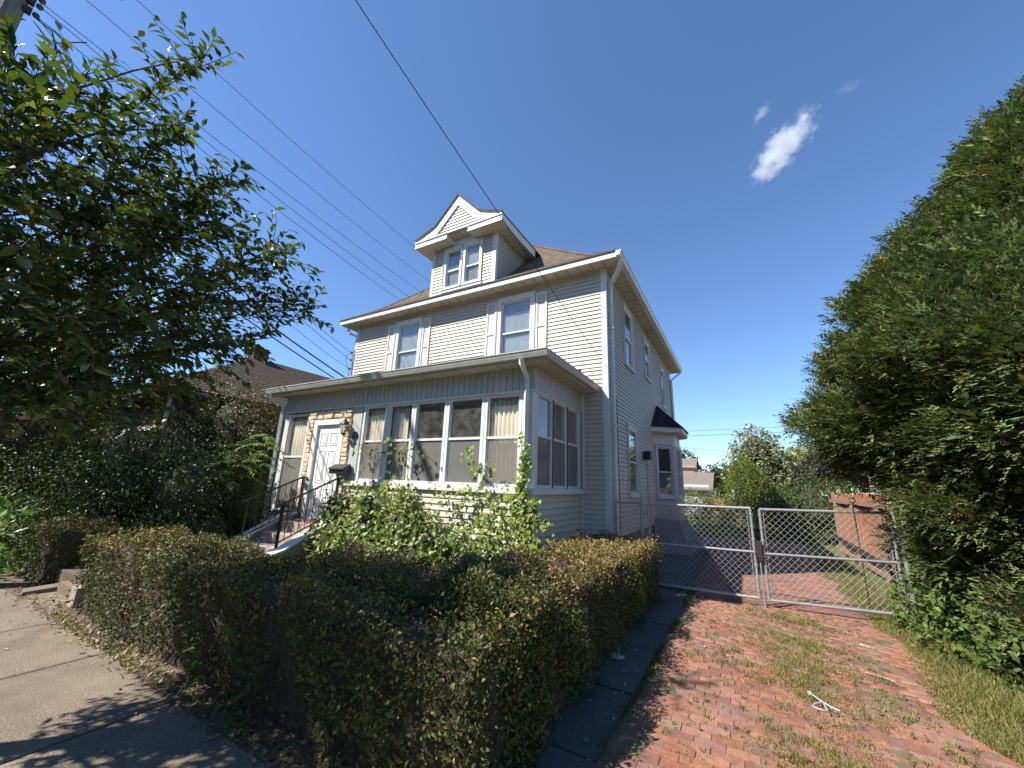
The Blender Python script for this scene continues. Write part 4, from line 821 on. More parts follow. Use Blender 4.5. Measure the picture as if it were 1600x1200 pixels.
def mat_from(p, d, n, s=1.):
    d = Vector(d).normalized(); sd = Vector(n).cross(d); sd = sd.normalized() if sd.length > 1e-5 else d.orthogonal().normalized(); n = d.cross(sd)
    return Matrix.Translation(Vector(p)) @ Matrix((d, sd, n)).transposed().to_4x4() @ Matrix.Diagonal((s, s, s, 1))
for (lab, b_, n_, s_) in (('tall broadleaf weed poking out of the hedge front below its middle', (-3.55, 2.02, .28), 14, .10), ('broadleaf weed at the hedge foot near the sidewalk shadow', (-3.95, 2.0, .08), 12, .09), ('light green weed rising above the hedge top', (-2.9, 2.15, .72), 12, .08)):
    weed_sprig(lab, b_, n_, s_, ((.11, .17, .035), (.14, .20, .045), (.09, .14, .03)))
def street_tree():
    t = thing('street_tree', 'leafy boulevard tree with pointed glossy leaves shading the sidewalk', 'tree', (-5.5, -.35, 0))
    tr = MB().tube([(-5.5, -.35, -.05), (-5.48, -.33, .6), (-5.42, -.28, 1.4), (-5.3, -.15, 2.1)], [.13, .11, .10, .085], 10); tr.build('trunk', 'bark', t)
    fork = np.array([-5.3, -.15, 2.1])
    ends = [(-3.89, .94, 5.42), (-3.99, .95, 4.6), (-4.25, .40, 4.85), (-4.5, .05, 4.7), (-3.72, 1.30, 4.3), (-3.72, 2.0, 4.02), (-3.68, 2.22, 3.44), (-3.75, 1.8, 3.6), (-3.75, 1.5, 2.75), (-3.85, 1.97, 3.05), (-4.0, 1.2, 2.35), (-4.3, .87, 2.3), (-4.5, .5, 2.5), (-4.0, .75, 3.8), (-3.85, 1.25, 3.8), (-5.6, .4, 4.9), (-5.9, -.9, 4.4), (-4.9, -1.2, 4.5), (-6.6, .2, 3.6), (-6.4, 1.1, 3.2), (-5.4, 1.6, 3.4), (-4.7, 1.7, 3.6), (-5.2, 1.3, 4.3), (-4.2, -.6, 4.2), (-4.6, -.9, 3.4), (-3.55, .3, 3.9)]
    bm = MB(); nodes_ = []
    for i, e in enumerate(ends):
        p = branch_path(fork, e, .13, 9); bm.tube(p, np.linspace(.026, .004, 9), 6); nodes_ += [(q, unit(p[-1]-p[0])) for q in p[3:]]
    NP = np.array([q[0] for q in nodes_])
    P_, D_, N_ = [], [], []
    def twig(a, d, L, cnt):
        d = unit(np.array(d, float)); e = a+d*L; q = branch_path(a, e, .08, 4); bm.tube(q, [.004, .0035, .003, .002], 3, False)
        for k in range(cnt):
            s = (k+.6)/cnt; p = a*(1-s)+e*s; side = unit(np.cross(d, np.array([.2, .1, 1.]))+rng.normal(size=3)*.35)*(1 if k % 2 else -1); P_.append(p); D_.append(unit(d*.7+side*.9+np.array([0, 0, -.1]))); N_.append(unit(np.array([0, 0, 1.])+rng.normal(size=3)*.45))
    for e in ends:                                 # leafy shoots at every limb end
        e = np.array(e); d = unit(e-fork)
        twig(e-d*.45, d+np.array([0, 0, .15]), .5, 16)
        for k in range(22): s = rng.uniform(.05, 1.3); twig(e-d*s*.9, unit(d*.7+rng.normal(size=3)*.6+np.array([0, 0, .2])), rng.uniform(.25, .5), 11)
    c = np.array([-4.85, .60, 3.35]); n = 1050     # fill of the crown
    for q in range(n):
        v = rnd_dirs(1)[0]; rr = rng.random()**.45; p = c+v*np.array([1.35, 1.6, 1.5])*rr
        if p[2] < 2.1: continue
        j = np.argmin(((NP-p)**2).sum(1)); b0 = NP[j]
        if rng.random() < .2: bm.tube([b0, (b0+p)/2+rng.normal(size=3)*.04, p], [.007, .005, .004], 3, False)
        twig(p, unit(v*.8+rng.normal(size=3)*.7+np.array([0, 0, .15])), rng.uniform(.22, .45), 11)
    bm.build('branches', 'bark', t)
    P_, D_, N_ = np.array(P_), np.array(D_), np.array(N_)
    col = [(5, (.065, .092, .022)), (3, (.09, .118, .027)), (2, (.045, .068, .018)), (.9, (.15, .16, .034)), (.35, (.18, .13, .04))]
    near = np.argsort(((P_-np.array([0, 0, 1.75]))**2).sum(1)-2.2*P_[:, 2]*(P_[:, 1] > .3)); big = near[:300]; rest = near[300:]
    cr = leaves('crown', P_[rest], D_[rest], N_[rest], rng.uniform(.07, .12, len(rest)), rng.uniform(.032, .048, len(rest)), vary(len(rest), col, .18), 'leaf_gloss', t, droop=.2, fold=.2, four=True)
    lv = [big_leaf_mesh('leaf', .105, .052, c_, 'leaf_gloss', .3) for c_ in ((.06, .09, .02), (.075, .105, .024), (.05, .075, .02), (.11, .13, .03), (.09, .10, .025))]
    for i in big: inst('leaf', lv[rng.integers(5)], mat_from(P_[i], D_[i], N_[i], rng.uniform(.75, 1.1)), t)
street_tree()
def shrub(name, label, cat, blobs, cols, lsize, dens, core='twig_core_shade', mat='leaf', four=False, stems=0, group=None, up=.2, coreamp=.15, stemmat='bark'):
    b0 = blobs[0]; t = thing(name, label, cat, (b0[0], b0[1], 0), group); P_ = []; N_ = []
    for i, (x, y, z, rx, ry, rz_) in enumerate(blobs):
        if core: blob('shaded_core', core, t, (x, y, z), (rx*.64, ry*.64, rz_*.64), i+len(label), 2, coreamp)  # solid core blocking the view through, inner shade put into its colour
        a = 4*math.pi*((rx*ry)**1.6+(rx*rz_)**1.6+(ry*rz_)**1.6)**(1/1.6)/3**(1/1.6); n = int(a*dens); v = rnd_dirs(n); w = 1+.14*np.sin(v[:, 0]*6+i)*np.sin(v[:, 1]*5+i*2)+.10*np.sin(v[:, 2]*9+v[:, 0]*7); s = (1.06-.34*rng.random(n)**1.5)*w
        p = np.array([x, y, z])+v*np.array([rx, ry, rz_])*s[:, None]; k = p[:, 2] > .02; P_.append(p[k]); N_.append(v[k])
    P_ = np.concatenate(P_); N_ = np.concatenate(N_); n = len(P_); D = unit(N_*.6+rnd_dirs(n)*.8+np.array([0, 0, up])); NN = unit(np.array([0, 0, .6])+N_*.6+rnd_dirs(n)*.7)
    L = rng.uniform(.75, 1.25, n)*lsize
    leaves('foliage', P_, D, NN, L, L*rng.uniform(.42, .62, n), vary(n, cols, .2), mat, t, four=four)
    if stems:
        m = MB()
        for k in range(stems):
            bl = blobs[rng.integers(len(blobs))]; v = rnd_dirs(1)[0]; v[2] = abs(v[2]); e = np.array(bl[:3])+v*np.array(bl[3:])*rng.uniform(.6, 1.08); s = np.array([bl[0]+rng.normal()*.12, bl[1]+rng.normal()*.12, 0.0 if stemmat != 'none' else 0]); m.tube(branch_path(s, e, .1, 6), np.linspace(.018, .003, 6), 5)
        m.build('stems', stemmat, t)
    return t
DG = [(4, (.040, .058, .018)), (3, (.055, .078, .022)), (2, (.03, .045, .016)), (.7, (.09, .11, .03))]
MG = [(4, (.065, .092, .024)), (3, (.085, .115, .03)), (2, (.05, .07, .02)), (1, (.13, .14, .04))]
BR = [(4, (.085, .062, .035)), (3, (.07, .066, .028)), (2, (.11, .07, .045)), (2, (.06, .07, .022)), (.6, (.15, .13, .03))]
LG = [(4, (.12, .17, .04)), (3, (.15, .20, .05)), (2, (.09, .13, .032)), (1, (.20, .22, .06))]
shrub('lilac_shrub', 'tall bronze-leaved shrub beside the porch end wall', 'shrub', [(-12.0, 5.6, 2.6, 1.2, 1.0, 1.6), (-11.2, 5.9, 2.3, .8, .8, 1.35), (-12.6, 4.8, 2.1, 1.1, 1.0, 1.5)], BR, .06, 520, stems=30, core='foliage_core_shade')
shrub('shrub', 'dense dark green shrub filling the yard left of the steps', 'shrub', [(-10.1, 4.1, 1.2, 1.15, .9, 1.25), (-9.6, 4.9, 1.0, .55, .6, 1.05), (-11.2, 3.6, 1.35, 1.0, .9, 1.3)], DG, .055, 620, stems=26, core='foliage_core_shade')
shrub('shrub', 'loose twiggy shrub behind the short hedge block', 'shrub', [(-10.9, 2.9, 1.25, 1.0, .7, 1.05), (-12.1, 2.6, 1.2, 1.0, .8, 1.1)], MG, .055, 380, stems=34, core=None)
shrub('shrub', 'pale big-leaved plants at the left of the short hedge block', 'shrub', [(-11.3, 1.95, .45, .9, .5, .6), (-12.6, 1.9, .6, .9, .5, .75)], [(3, (.16, .22, .09)), (2, (.22, .28, .14)), (1, (.11, .16, .05))], .17, 70, mat='leaf', four=True, core=None)
shrub('shrub', 'low dark foliage at the foot of the steps', 'shrub', [(-9.35, 4.3, .55, .45, .5, .5), (-9.3, 3.5, .5, .5, .6, .45)], DG, .06, 420)
shrub('tall_shrub', 'tall leafy thicket beyond the loose shrub at the lot line', 'shrub', [(-14.5, 2.6, 2.2, 1.5, 1.2, 2.1), (-16.5, 3.4, 2.4, 1.6, 1.3, 2.3), (-15, 1.0, 1.8, 1.3, 1.0, 1.8), (-18.5, 2.0, 2.2, 1.8, 1.4, 2.2)], DG, .08, 160, stems=20)
far_shade = thing('shade_tree', 'dense dark tree crown at the lot line behind the street tree', 'tree', (-13.2, 1.7, 0)); MB().tube([(-13.2, 1.7, -.05), (-13.1, 1.75, 2), (-12.6, 1.9, 4.4)], [.16, .12, .05], 8).build('trunk', 'bark', far_shade)
n = 6500; v = rnd_dirs(n); P_ = np.array([-12.5, 2.0, 4.3])+v*np.array([2.2, 2.0, 1.55])*(rng.random(n)**.4*(1+.18*np.sin(v[:, 0]*6)*np.sin(v[:, 1]*5+1)))[:, None]; leaves('crown', P_, unit(v*.4+rnd_dirs(n)), unit(np.array([0, 0, 1.])+rnd_dirs(n)*.8), rng.uniform(.09, .15, n), rng.uniform(.05, .075, n), vary(n, DG, .2), 'leaf', far_shade)
bl_ = MB()
for k in range(26): v = rnd_dirs(1)[0]; bl_.tube(branch_path((-12.8, 1.8, 3.2), np.array([-12.5, 2.0, 4.3])+v*np.array([2., 1.8, 1.4])*.85, .12, 6), np.linspace(.035, .006, 6), 5)
bl_.build('branches', 'bark', far_shade)
# bright compound-leaved sapling beside the steps
sap = thing('sapling', 'bright green compound-leaved sapling beside the porch door', 'sapling', (-9.25, 4.95, .27)); sm = MB(); P_, D_, N_ = [], [], []
for (sx, sy, h, ln) in ((-9.05, 5.0, 2.6, 0), (-9.3, 4.6, 2.2, 0), (-9.75, 4.9, 2.45, 0)):
    top = np.array([sx+rng.normal()*.08, sy-.1, h]); sm.tube(branch_path((sx, sy, .25), top, .04, 6), np.linspace(.02, .008, 6), 6)
    for k in range(10):
        a = k*2.4+sx; z0 = top[2]-.07*k; d = np.array([math.cos(a), math.sin(a), .25]); L = rng.uniform(.42, .62); s0 = np.array([top[0], top[1], z0]); pth = [s0+d*L*t+np.array([0, 0, -.32*L*t*t*1.6]) for t in np.linspace(0, 1, 7)]; sm.tube(pth, np.linspace(.006, .002, 7), 4, False)
        for i in range(1, 7):
            for j in (0, .5):
                t = (i-j)/6; p = s0+d*L*t+np.array([0, 0, -.32*L*t*t*1.6])
                for sgn in (-1, 1): sd = unit(np.cross(d, [0, 0, 1])*sgn+d*.35+np.array([0, 0, -.35])); P_.append(p); D_.append(sd); N_.append(unit(np.array([0, 0, 1.])+rng.normal(size=3)*.2))
sm.build('stem', 'twig', sap); P_, D_, N_ = np.array(P_), np.array(D_), np.array(N_); n = len(P_)
pick = np.arange(n); lv = [big_leaf_mesh('leaflet', .13, .042, c_, 'leaf', .35) for c_ in ((.15, .24, .035), (.12, .19, .03), (.18, .27, .045), (.09, .15, .03))]
rng.shuffle(pick)
for i in pick[:300]: inst('leaflet', lv[rng.integers(4)], mat_from(P_[i], D_[i], N_[i], rng.uniform(.7, 1.1)), sap)
i = pick[300:]; leaves('leaflets', P_[i], D_[i], N_[i], rng.uniform(.09, .14, len(i)), rng.uniform(.03, .045, len(i)), vary(len(i), LG, .15), 'leaf', sap, four=True)
# vines on the porch
def heart_mesh(col, s=.075):
    k = [(-.10, .26), (.08, .48), (.35, .50), (.62, .34), (.84, .14), (1., 0)]; V = [(0, 0, 0)]; F = []
    for (t, w) in k: V += [(t*s, w*s, abs(w)*s*.22-.15*t*t*s), (t*s, 0, -.15*t*t*s), (t*s, -w*s, abs(w)*s*.22-.15*t*t*s)]
    for i in range(5): a = 1+i*3; F += [(a, a+1, a+4, a+3), (a+1, a+2, a+5, a+4)]
    me = bpy.data.meshes.new('leaf'); me.from_pydata(V, [], F); me.materials.append(M['leaf']); at = me.color_attributes.new('Col', 'FLOAT_COLOR', 'POINT')
    for d in at.data: d.color = (*col, 1)
    return me
HM = [heart_mesh(c_) for c_ in ((.15, .21, .04), (.19, .25, .05), (.12, .17, .035), (.24, .27, .06), (.28, .24, .05))]
def vine(label, paths, dens, spread, parent=None, off=5.72, kind=300, scale=1., stop_each=None):
    t = thing('climbing_vine', label, 'vine', (paths[0][0][0], off, .3)); m = MB(); P_ = []
    for pth in paths:
        pts = np.array([(x, off-abs(rng.normal()*.03), z) for x, z in pth]); fine = []
        for a, b in zip(pts[:-1], pts[1:]):
            q = branch_path(a, b, .10, 6); q[:, 1] = np.minimum(q[:, 1], off); fine += list(q[:-1])
        fine.append(pts[-1]); m.tube(fine, .0045, 4, False); fine = np.array(fine); L = np.linalg.norm(np.diff(fine, axis=0), axis=1).sum()
        for k in range(int(L*dens)):
            s = rng.random()*(len(fine)-1); i = int(s); p = fine[i]*(1-s+i)+fine[min(i+1, len(fine)-1)]*(s-i); P_.append(p+np.array([rng.normal()*spread, -abs(rng.normal())*spread*.8-.02, rng.normal()*spread]))
    m.build('stem', 'twig', t); rng.shuffle(P_)
    for i, p in enumerate(P_[:kind]): inst('leaf', HM[rng.choice(5, p=[.32, .3, .22, .11, .05])], mat_from(p, (rng.normal()*.7, -.35+rng.normal()*.3, -.7+rng.normal()*.4), (rng.normal()*.35, -1, .7+rng.normal()*.3), rng.uniform(.55, 1.15)*scale), t)
    if len(P_) > kind:
        q = np.array(P_[kind:]); n = len(q); D = unit(np.stack([rng.normal(size=n)*.7, -.35+rng.normal(size=n)*.3, -.7+rng.normal(size=n)*.4], 1)); leaves('foliage', q, D, unit(np.array([0, -1, .7])+rng.normal(size=(n, 3))*.35), rng.uniform(.045, .085, n)*scale, rng.uniform(.04, .07, n)*scale, vary(n, [(3, (.15, .21, .04)), (3, (.19, .25, .05)), (2, (.12, .17, .035)), (1, (.24, .27, .06)), (.3, (.28, .2, .05))], .15), 'leaf', t, four=True)
    return t
vine('yellow-green vine twisting up the porch corner downspout', [[(-3.15, .3), (-3.0, .9), (-3.12, 1.5), (-2.95, 2.0), (-2.98, 2.45)], [(-2.9, .3), (-2.85, 1.0), (-3.0, 1.6), (-2.92, 2.1)], [(-3.2, .4), (-2.9, 1.2), (-2.8, 1.5)], [(-3.05, .3), (-2.78, .8), (-2.6, 1.05)], [(-3.0, 1.3), (-2.75, 1.25), (-2.55, 1.15)]], 95, .06, off=5.68)
vine('thin vine strung along the porch sill and siding', [[(-7.3, 1.62), (-6.6, 1.6), (-6.0, 1.55), (-5.4, 1.58)], [(-4.9, 1.52), (-4.2, 1.55), (-3.6, 1.5), (-3.1, 1.45)], [(-3.9, .5), (-3.8, 1.0), (-3.7, 1.45)], [(-3.5, .45), (-3.6, .9), (-3.45, 1.4)], [(-3.3, .5), (-3.4, 1.1), (-3.2, 1.5)], [(-4.3, .5), (-4.1, .8), (-3.9, 1.1)], [(-4.6, .5), (-4.3, .65), (-4.0, .62), (-3.3, .6)], [(-4.0, 1.5), (-3.95, 2.0), (-4.15, 2.3)], [(-3.9, 1.7), (-3.55, 2.0)], [(-4.4, .5), (-4.2, 1.0), (-4.3, 1.4)], [(-3.7, .4), (-3.3, .8), (-3.2, 1.3)], [(-3.6, .5), (-3.75, .8), (-3.5, 1.2)]], 44, .085, off=5.71)
vine('vine sprig dangling across the middle porch windows', [[(-5.3, 1.5), (-5.5, 1.9), (-5.62, 2.3), (-5.75, 2.55)], [(-5.62, 2.3), (-5.3, 2.42), (-5.0, 2.2)], [(-5.6, 2.2), (-5.95, 2.45), (-6.2, 2.5)], [(-5.7, 2.3), (-6.4, 2.25), (-7.0, 2.45)], [(-5.7, 1.6), (-6.0, 1.85), (-5.95, 2.1)], [(-6.9, 1.6), (-6.75, 1.95), (-6.8, 2.2)]], 16, .06, off=5.70, scale=.9)
shrub('overgrown_bush', 'sprawling sunlit light-green bush against the porch wall', 'bush', [(-5.9, 5.25, .80, .7, .36, .62), (-5.1, 5.25, .86, .6, .36, .64), (-6.7, 5.15, .66, .5, .36, .5), (-4.5, 5.3, .66, .45, .30, .55), (-5.6, 4.9, .5, .9, .34, .42), (-4.7, 4.95, .5, .7, .34, .36)]+[(-6.9+k*.27, 5.2+.12*math.sin(k*2.7), 1.05+.28*math.sin(k*1.9+.6), .2, .17, .24) for k in range(10)], [(4, (.19, .235, .075)), (3, (.23, .27, .09)), (2, (.14, .18, .055)), (1, (.27, .29, .09)), (.25, (.30, .18, .06))], .10, 250, core='foliage_core_shade', four=True, stems=40, up=-.25, stemmat='twig')
shrub('low_weeds', 'green weeds sprawling below the corner vine', 'weeds', [(-4.0, 5.25, .5, .7, .35, .34), (-3.3, 5.25, .52, .55, .35, .36)], [(4, (.13, .18, .045)), (2, (.18, .22, .055)), (1, (.09, .13, .03))], .085, 200, core=None, four=True)
# leafy weeds at the foot of the evergreen
shrub('broadleaf_weeds', 'broadleaf weeds sprouting from the foot of the evergreen', 'weeds', [(1.95, 6.9, .28, .35, .5, .35), (2.3, 6.2, .3, .35, .5, .35), (2.6, 5.5, .3, .4, .5, .3), (1.85, 7.7, .3, .25, .4, .4)], [(4, (.085, .13, .03)), (3, (.11, .16, .04)), (2, (.065, .10, .025))], .075, 330, core=None, four=True, mat='leaf')
# ------------------------------------------------------------------ grass and litter
def blades(name, P_, h, col, parent=None, wid=.0055):
    n = len(P_); a = rng.random(n)*2*math.pi; lean = rng.uniform(.2, .9, n); d = np.stack([np.cos(a)*lean, np.sin(a)*lean, np.ones(n)], 1); s = np.stack([-np.sin(a), np.cos(a), np.zeros(n)], 1)*wid; h = h[:, None]
    V = np.stack([P_-s, P_+s, P_+d*h*.55+s*.7+np.array([0, 0, 0.]), P_+d*h*.55-s*.7, P_+d*h*np.array([1.35, 1.35, .9])], 1).reshape(-1, 3)
    F = (np.arange(n)[:, None, None]*5+np.array([[0, 1, 2], [0, 2, 3], [3, 2, 4]])[None]).reshape(-1, 3)
    return np_obj(name, V, F, 'grass_blade', parent, col=np.repeat(col, 5, 0))
GC_ = [(4, (.13, .145, .036)), (3, (.19, .185, .055)), (2, (.095, .115, .028)), (2.6, (.30, .25, .10)), (1.6, (.25, .19, .085))]
def tufts(n, fx, spread, per):
    out = []
    for i in range(n): p = fx(); out.append(np.array([p[0], p[1], 0.])+np.concatenate([rng.normal(size=(per, 2))*spread, np.full((per, 1), .012)], 1))
    return np.concatenate(out)
def mid():
    y = rng.uniform(2.9, 7.7); return (.40+.05*math.sin(y*2.1)+rng.normal()*.17+(rng.random() < .4)*rng.normal()*.35, y)
def scat(): return (rng.uniform(-.9, 1.5), rng.uniform(2.8, 8.0))
P_ = np.concatenate([tufts(360, mid, .05, 46), tufts(700, scat, .014, 16)]); k = (P_[:, 1] < 9)
clump = (np.sin(P_[:, 1]*5.1+P_[:, 0]*3)+np.sin(P_[:, 1]*2.3+1) > -.55) | (rng.random(len(P_)) < .3); P_ = P_[clump]
tag(blades('grass_in_joints', P_, rng.uniform(.012, .048, len(P_)), vary(len(P_), GC_, .18), wid=.0026), 'sparse grass growing along the middle of the brick driveway', 'grass', None, 'stuff')
n = 60000; yv = rng.uniform(2.6, 16, n)**1.0; yv = 2.6+(yv-2.6)*rng.random(n)**.5; xv = 1.36+.12*np.sin(yv*1.9)+.08*np.sin(yv*4.7)+np.abs(rng.normal(size=n))*.42
P_ = np.stack([xv, yv, np.full(n, -.01)], 1)
tag(blades('grass_edge', P_, rng.uniform(.03, .13, n)*np.clip((xv-1.2)*2.2, .3, 1.2), vary(n, GC_, .2), wid=.0036), 'long yellowing grass along the driveway edge', 'grass', None, 'stuff')
n = 7000; P_ = np.stack([-.98+rng.normal(size=n)*.035, rng.uniform(2.6, 8.6, n), np.full(n, .005)], 1); P_ = P_[np.sin(P_[:, 1]*4.3)+np.sin(P_[:, 1]*1.7) > -.6]; n = len(P_)
tag(blades('grass_kerb', P_, rng.uniform(.010, .04, n), wid=.003, col=vary(n, [(3, (.10, .12, .035)), (2, (.15, .14, .05)), (2, (.08, .09, .03))], .2)), 'ragged weeds between the concrete strip and the bricks', 'grass', None, 'stuff')
n = 9000; P_ = np.stack([rng.uniform(-2.2, 2.3, n), rng.uniform(18.6, 23, n), np.zeros(n)], 1); tag(blades('grass_back', P_, rng.uniform(.1, .28, n), vary(n, [(3, (.17, .20, .05)), (2, (.24, .24, .08)), (2, (.12, .16, .04))], .2), wid=.014), 'tall sunlit grass at the end of the driveway', 'grass', None, 'stuff')
n = 3000; P_ = np.stack([rng.uniform(-7.6, -1.7, n), 1.93+rng.normal(size=n)*.05, np.full(n, .0)], 1); tag(blades('grass_walk_edge', P_[:1500], rng.uniform(.015, .06, 1500), vary(1500, [(3, (.10, .13, .035)), (2, (.16, .15, .05))], .2)), 'small weeds between the sidewalk and the hedge', 'grass', None, 'stuff')
def litter(name, label, n, fx, cols, size, z=.008):
    p = np.array([(*fx(), z) for _ in range(n)]); D = unit(np.stack([rng.normal(size=n), rng.normal(size=n), rng.normal(size=n)*.15], 1)); L = rng.uniform(.6, 1.3, n)*size
    return tag(leaves(name, p, D, unit(np.array([0, 0, 1.])+rng.normal(size=(n, 3))*.25), L, L*.55, vary(n, cols, .2), 'leaf_matte', None, droop=-.1), label, 'leaf litter', None, 'stuff')
DL = [(3, (.22, .13, .06)), (2, (.30, .20, .10)), (2, (.15, .09, .045)), (1, (.34, .27, .15))]
litter('leaf_litter', 'dry fallen leaves along the foot of the front hedge', 900, lambda: (rng.uniform(-9.5, -1.6), 1.95+rng.normal()*.09), DL, .05, .012)
litter('leaf_litter', 'dry leaves scattered over the brick driveway', 170, lambda: (rng.uniform(-.9, 1.6), rng.uniform(2.7, 8)), DL, .045, .026)
litter('leaf_litter', 'dead leaves lying on the concrete strip', 160, lambda: (rng.uniform(-1.6, -.98), rng.uniform(2.4, 7.6)), DL, .045, .045)
litter('leaf_litter', 'leaves lying on the sidewalk', 60, lambda: (rng.uniform(-9, -2), rng.uniform(.6, 1.9)), DL, .04, .008)
strap = MB(); zz = .035
strap.tube([(.34, 4.86, zz+.01), (.36, 4.80, zz+.02), (.40, 4.74, zz+.015), (.47, 4.69, zz), (.52, 4.66, zz)], .007, 6); strap.tube([(.42, 4.73, zz+.012), (.36, 4.67, zz+.01), (.33, 4.62, zz), (.39, 4.59, zz), (.43, 4.61, zz), (.42, 4.68, zz+.01), (.42, 4.73, zz+.012)], .006, 6); strap.box(.325, .352, 4.84, 4.885, zz, zz+.016)
tag(strap.build('plastic_strap', 'white_plastic'), 'knotted white plastic strap lying on the bricks', 'litter')
pv, pf = ico(2); pv = pv*(1+.35*rng.normal(size=(len(pv), 1)))*np.array([.075, .05, .02])+np.array([-1.33, 4.62, .055]); tag(np_obj('crumpled_paper', pv, pf, 'paper'), 'crumpled white paper wrapper on the concrete strip', 'litter')
tag(MB().tube([(.90, 5.80, .018), (1.0, 5.73, .034), (1.10, 5.66, .03)], .006, 5).build('twig', 'paper'), 'pale dry stick lying on the bricks', 'stick')
tag(MB().prism([(1.04, 6.77, .024), (1.13, 6.72, .024), (1.12, 6.70, .024), (1.03, 6.75, .024)], [(1.05, 6.77, .034), (1.12, 6.73, .03), (1.11, 6.71, .03), (1.04, 6.755, .034)]).build('paper_scrap', 'paper'), 'small white paper scrap on the bricks near the gate', 'litter')
# ================================================================== BACKGROUND
shrub('clipped_bush', 'big rounded bush at the head of the driveway', 'bush', [(2.2, 19.6, 1.1, 1.45, 1.2, 1.25), (1.3, 19.2, .9, .9, .8, 1.0), (3.1, 19.8, 1.1, 1.0, 1.0, 1.15)], [(4, (.07, .10, .024)), (3, (.095, .125, .03)), (2, (.05, .072, .02)), (.4, (.2, .12, .05))], .10, 190, core='foliage_core_shade')
shrub('arborvitae', 'egg-shaped bright green arborvitae behind the garden', 'shrub', [(.15, 23.5, 1.55, .95, .9, 1.75)], [(4, (.115, .15, .02)), (3, (.15, .18, .025)), (1, (.08, .11, .02))], .10, 380, core='foliage_core_shade', up=.9)
shrub('garden_plants', 'tangle of garden plants at the end of the driveway', 'plants', [(-1.4, 21.5, .5, .8, .6, .6), (-.4, 21.2, .45, .7, .6, .5), (.6, 21.0, .55, .6, .5, .65), (-2.2, 22, .6, .7, .6, .7), (-1.3, 25, .8, .7, .6, .95), (-2.6, 26, .8, .8, .6, .9)], [(4, (.12, .16, .04)), (3, (.17, .20, .06)), (2, (.08, .11, .03)), (.7, (.34, .25, .06)), (.3, (.4, .3, .35))], .12, 150, core=None)
def far_tree(name, label, x, y, h, blobs, cols, ls, dens, group=None, core='foliage_core_shade'):
    t = shrub(name, label, 'tree', [(x+a, y+b, c, d, d*.9, e) for a, b, c, d, e in blobs], cols, ls, dens, core=core, group=group)
    m = MB().tube([(x, y, -.05), (x+.1, y, h*.4), (x, y+.1, h*.75)], [.16, .11, .05], 7)
    for a, b, c, d, e in blobs: m.tube(branch_path((x, y, h*.35), (x+a, y+b, c+e*.4), .1, 5), np.linspace(.08, .02, 5), 5)
    m.build('trunk', 'bark', t); return t
VAR = [(3, (.21, .23, .12)), (3, (.32, .32, .22)), (2, (.12, .15, .06)), (1.2, (.36, .24, .18))]
far_tree('maple_tree', 'tall pale variegated maple beyond the garden', .9, 30, 5, [(0, 0, 4.4, 1.35, 1.4), (-.7, .3, 3.2, 1.2, 1.3), (.8, 0, 3.4, 1.3, 1.2), (0, 0, 2.2, 1.6, 1.2), (1.5, .4, 2.5, 1.3, 1.2)], VAR, .22, 60)
far_tree('ash_tree', 'yellow-green tree showing between maple and plum', 4.2, 36, 4, [(0, 0, 4.0, 1.6, 1.2), (1.2, 0, 3.4, 1.3, 1.1), (-1, 0, 3, 1.4, 1.2)], [(3, (.18, .20, .03)), (2, (.24, .24, .04)), (1, (.12, .15, .03))], .24, 55)
far_tree('plum_tree', 'dark purple-leaved plum tree beyond the cedar fence', 4.4, 27, 4, [(0, 0, 3.3, 1.2, 1.0), (.9, 0, 3.0, 1.1, 1.0), (-.8, .2, 2.8, 1.0, .9)], [(3, (.030, .022, .028)), (2, (.05, .03, .035)), (1, (.04, .045, .025))], .18, 85)
for (x, y, h, r, lab) in ((-9.5, 75, 9, 3.4, 'distant broad green tree above the garage roof'), (-14, 80, 10, 4, 'distant tree half hidden by the house corner'), (-3.5, 80, 6.5, 3, 'distant low tree right of the garage'), (5, 70, 7.5, 3.4, 'distant tree behind the maple'), (14, 60, 8, 4, 'distant tree behind the white house')):
    far_tree('distant_tree', lab, x, y, h, [(0, 0, h*.72, r*.75, h*.25), (-r*.45, 0, h*.55, r*.6, h*.22), (r*.5, .5, h*.5, r*.6, h*.22), (0, 0, h*.35, r*.7, h*.25)], DG, .5, 9, 'trees on the skyline')
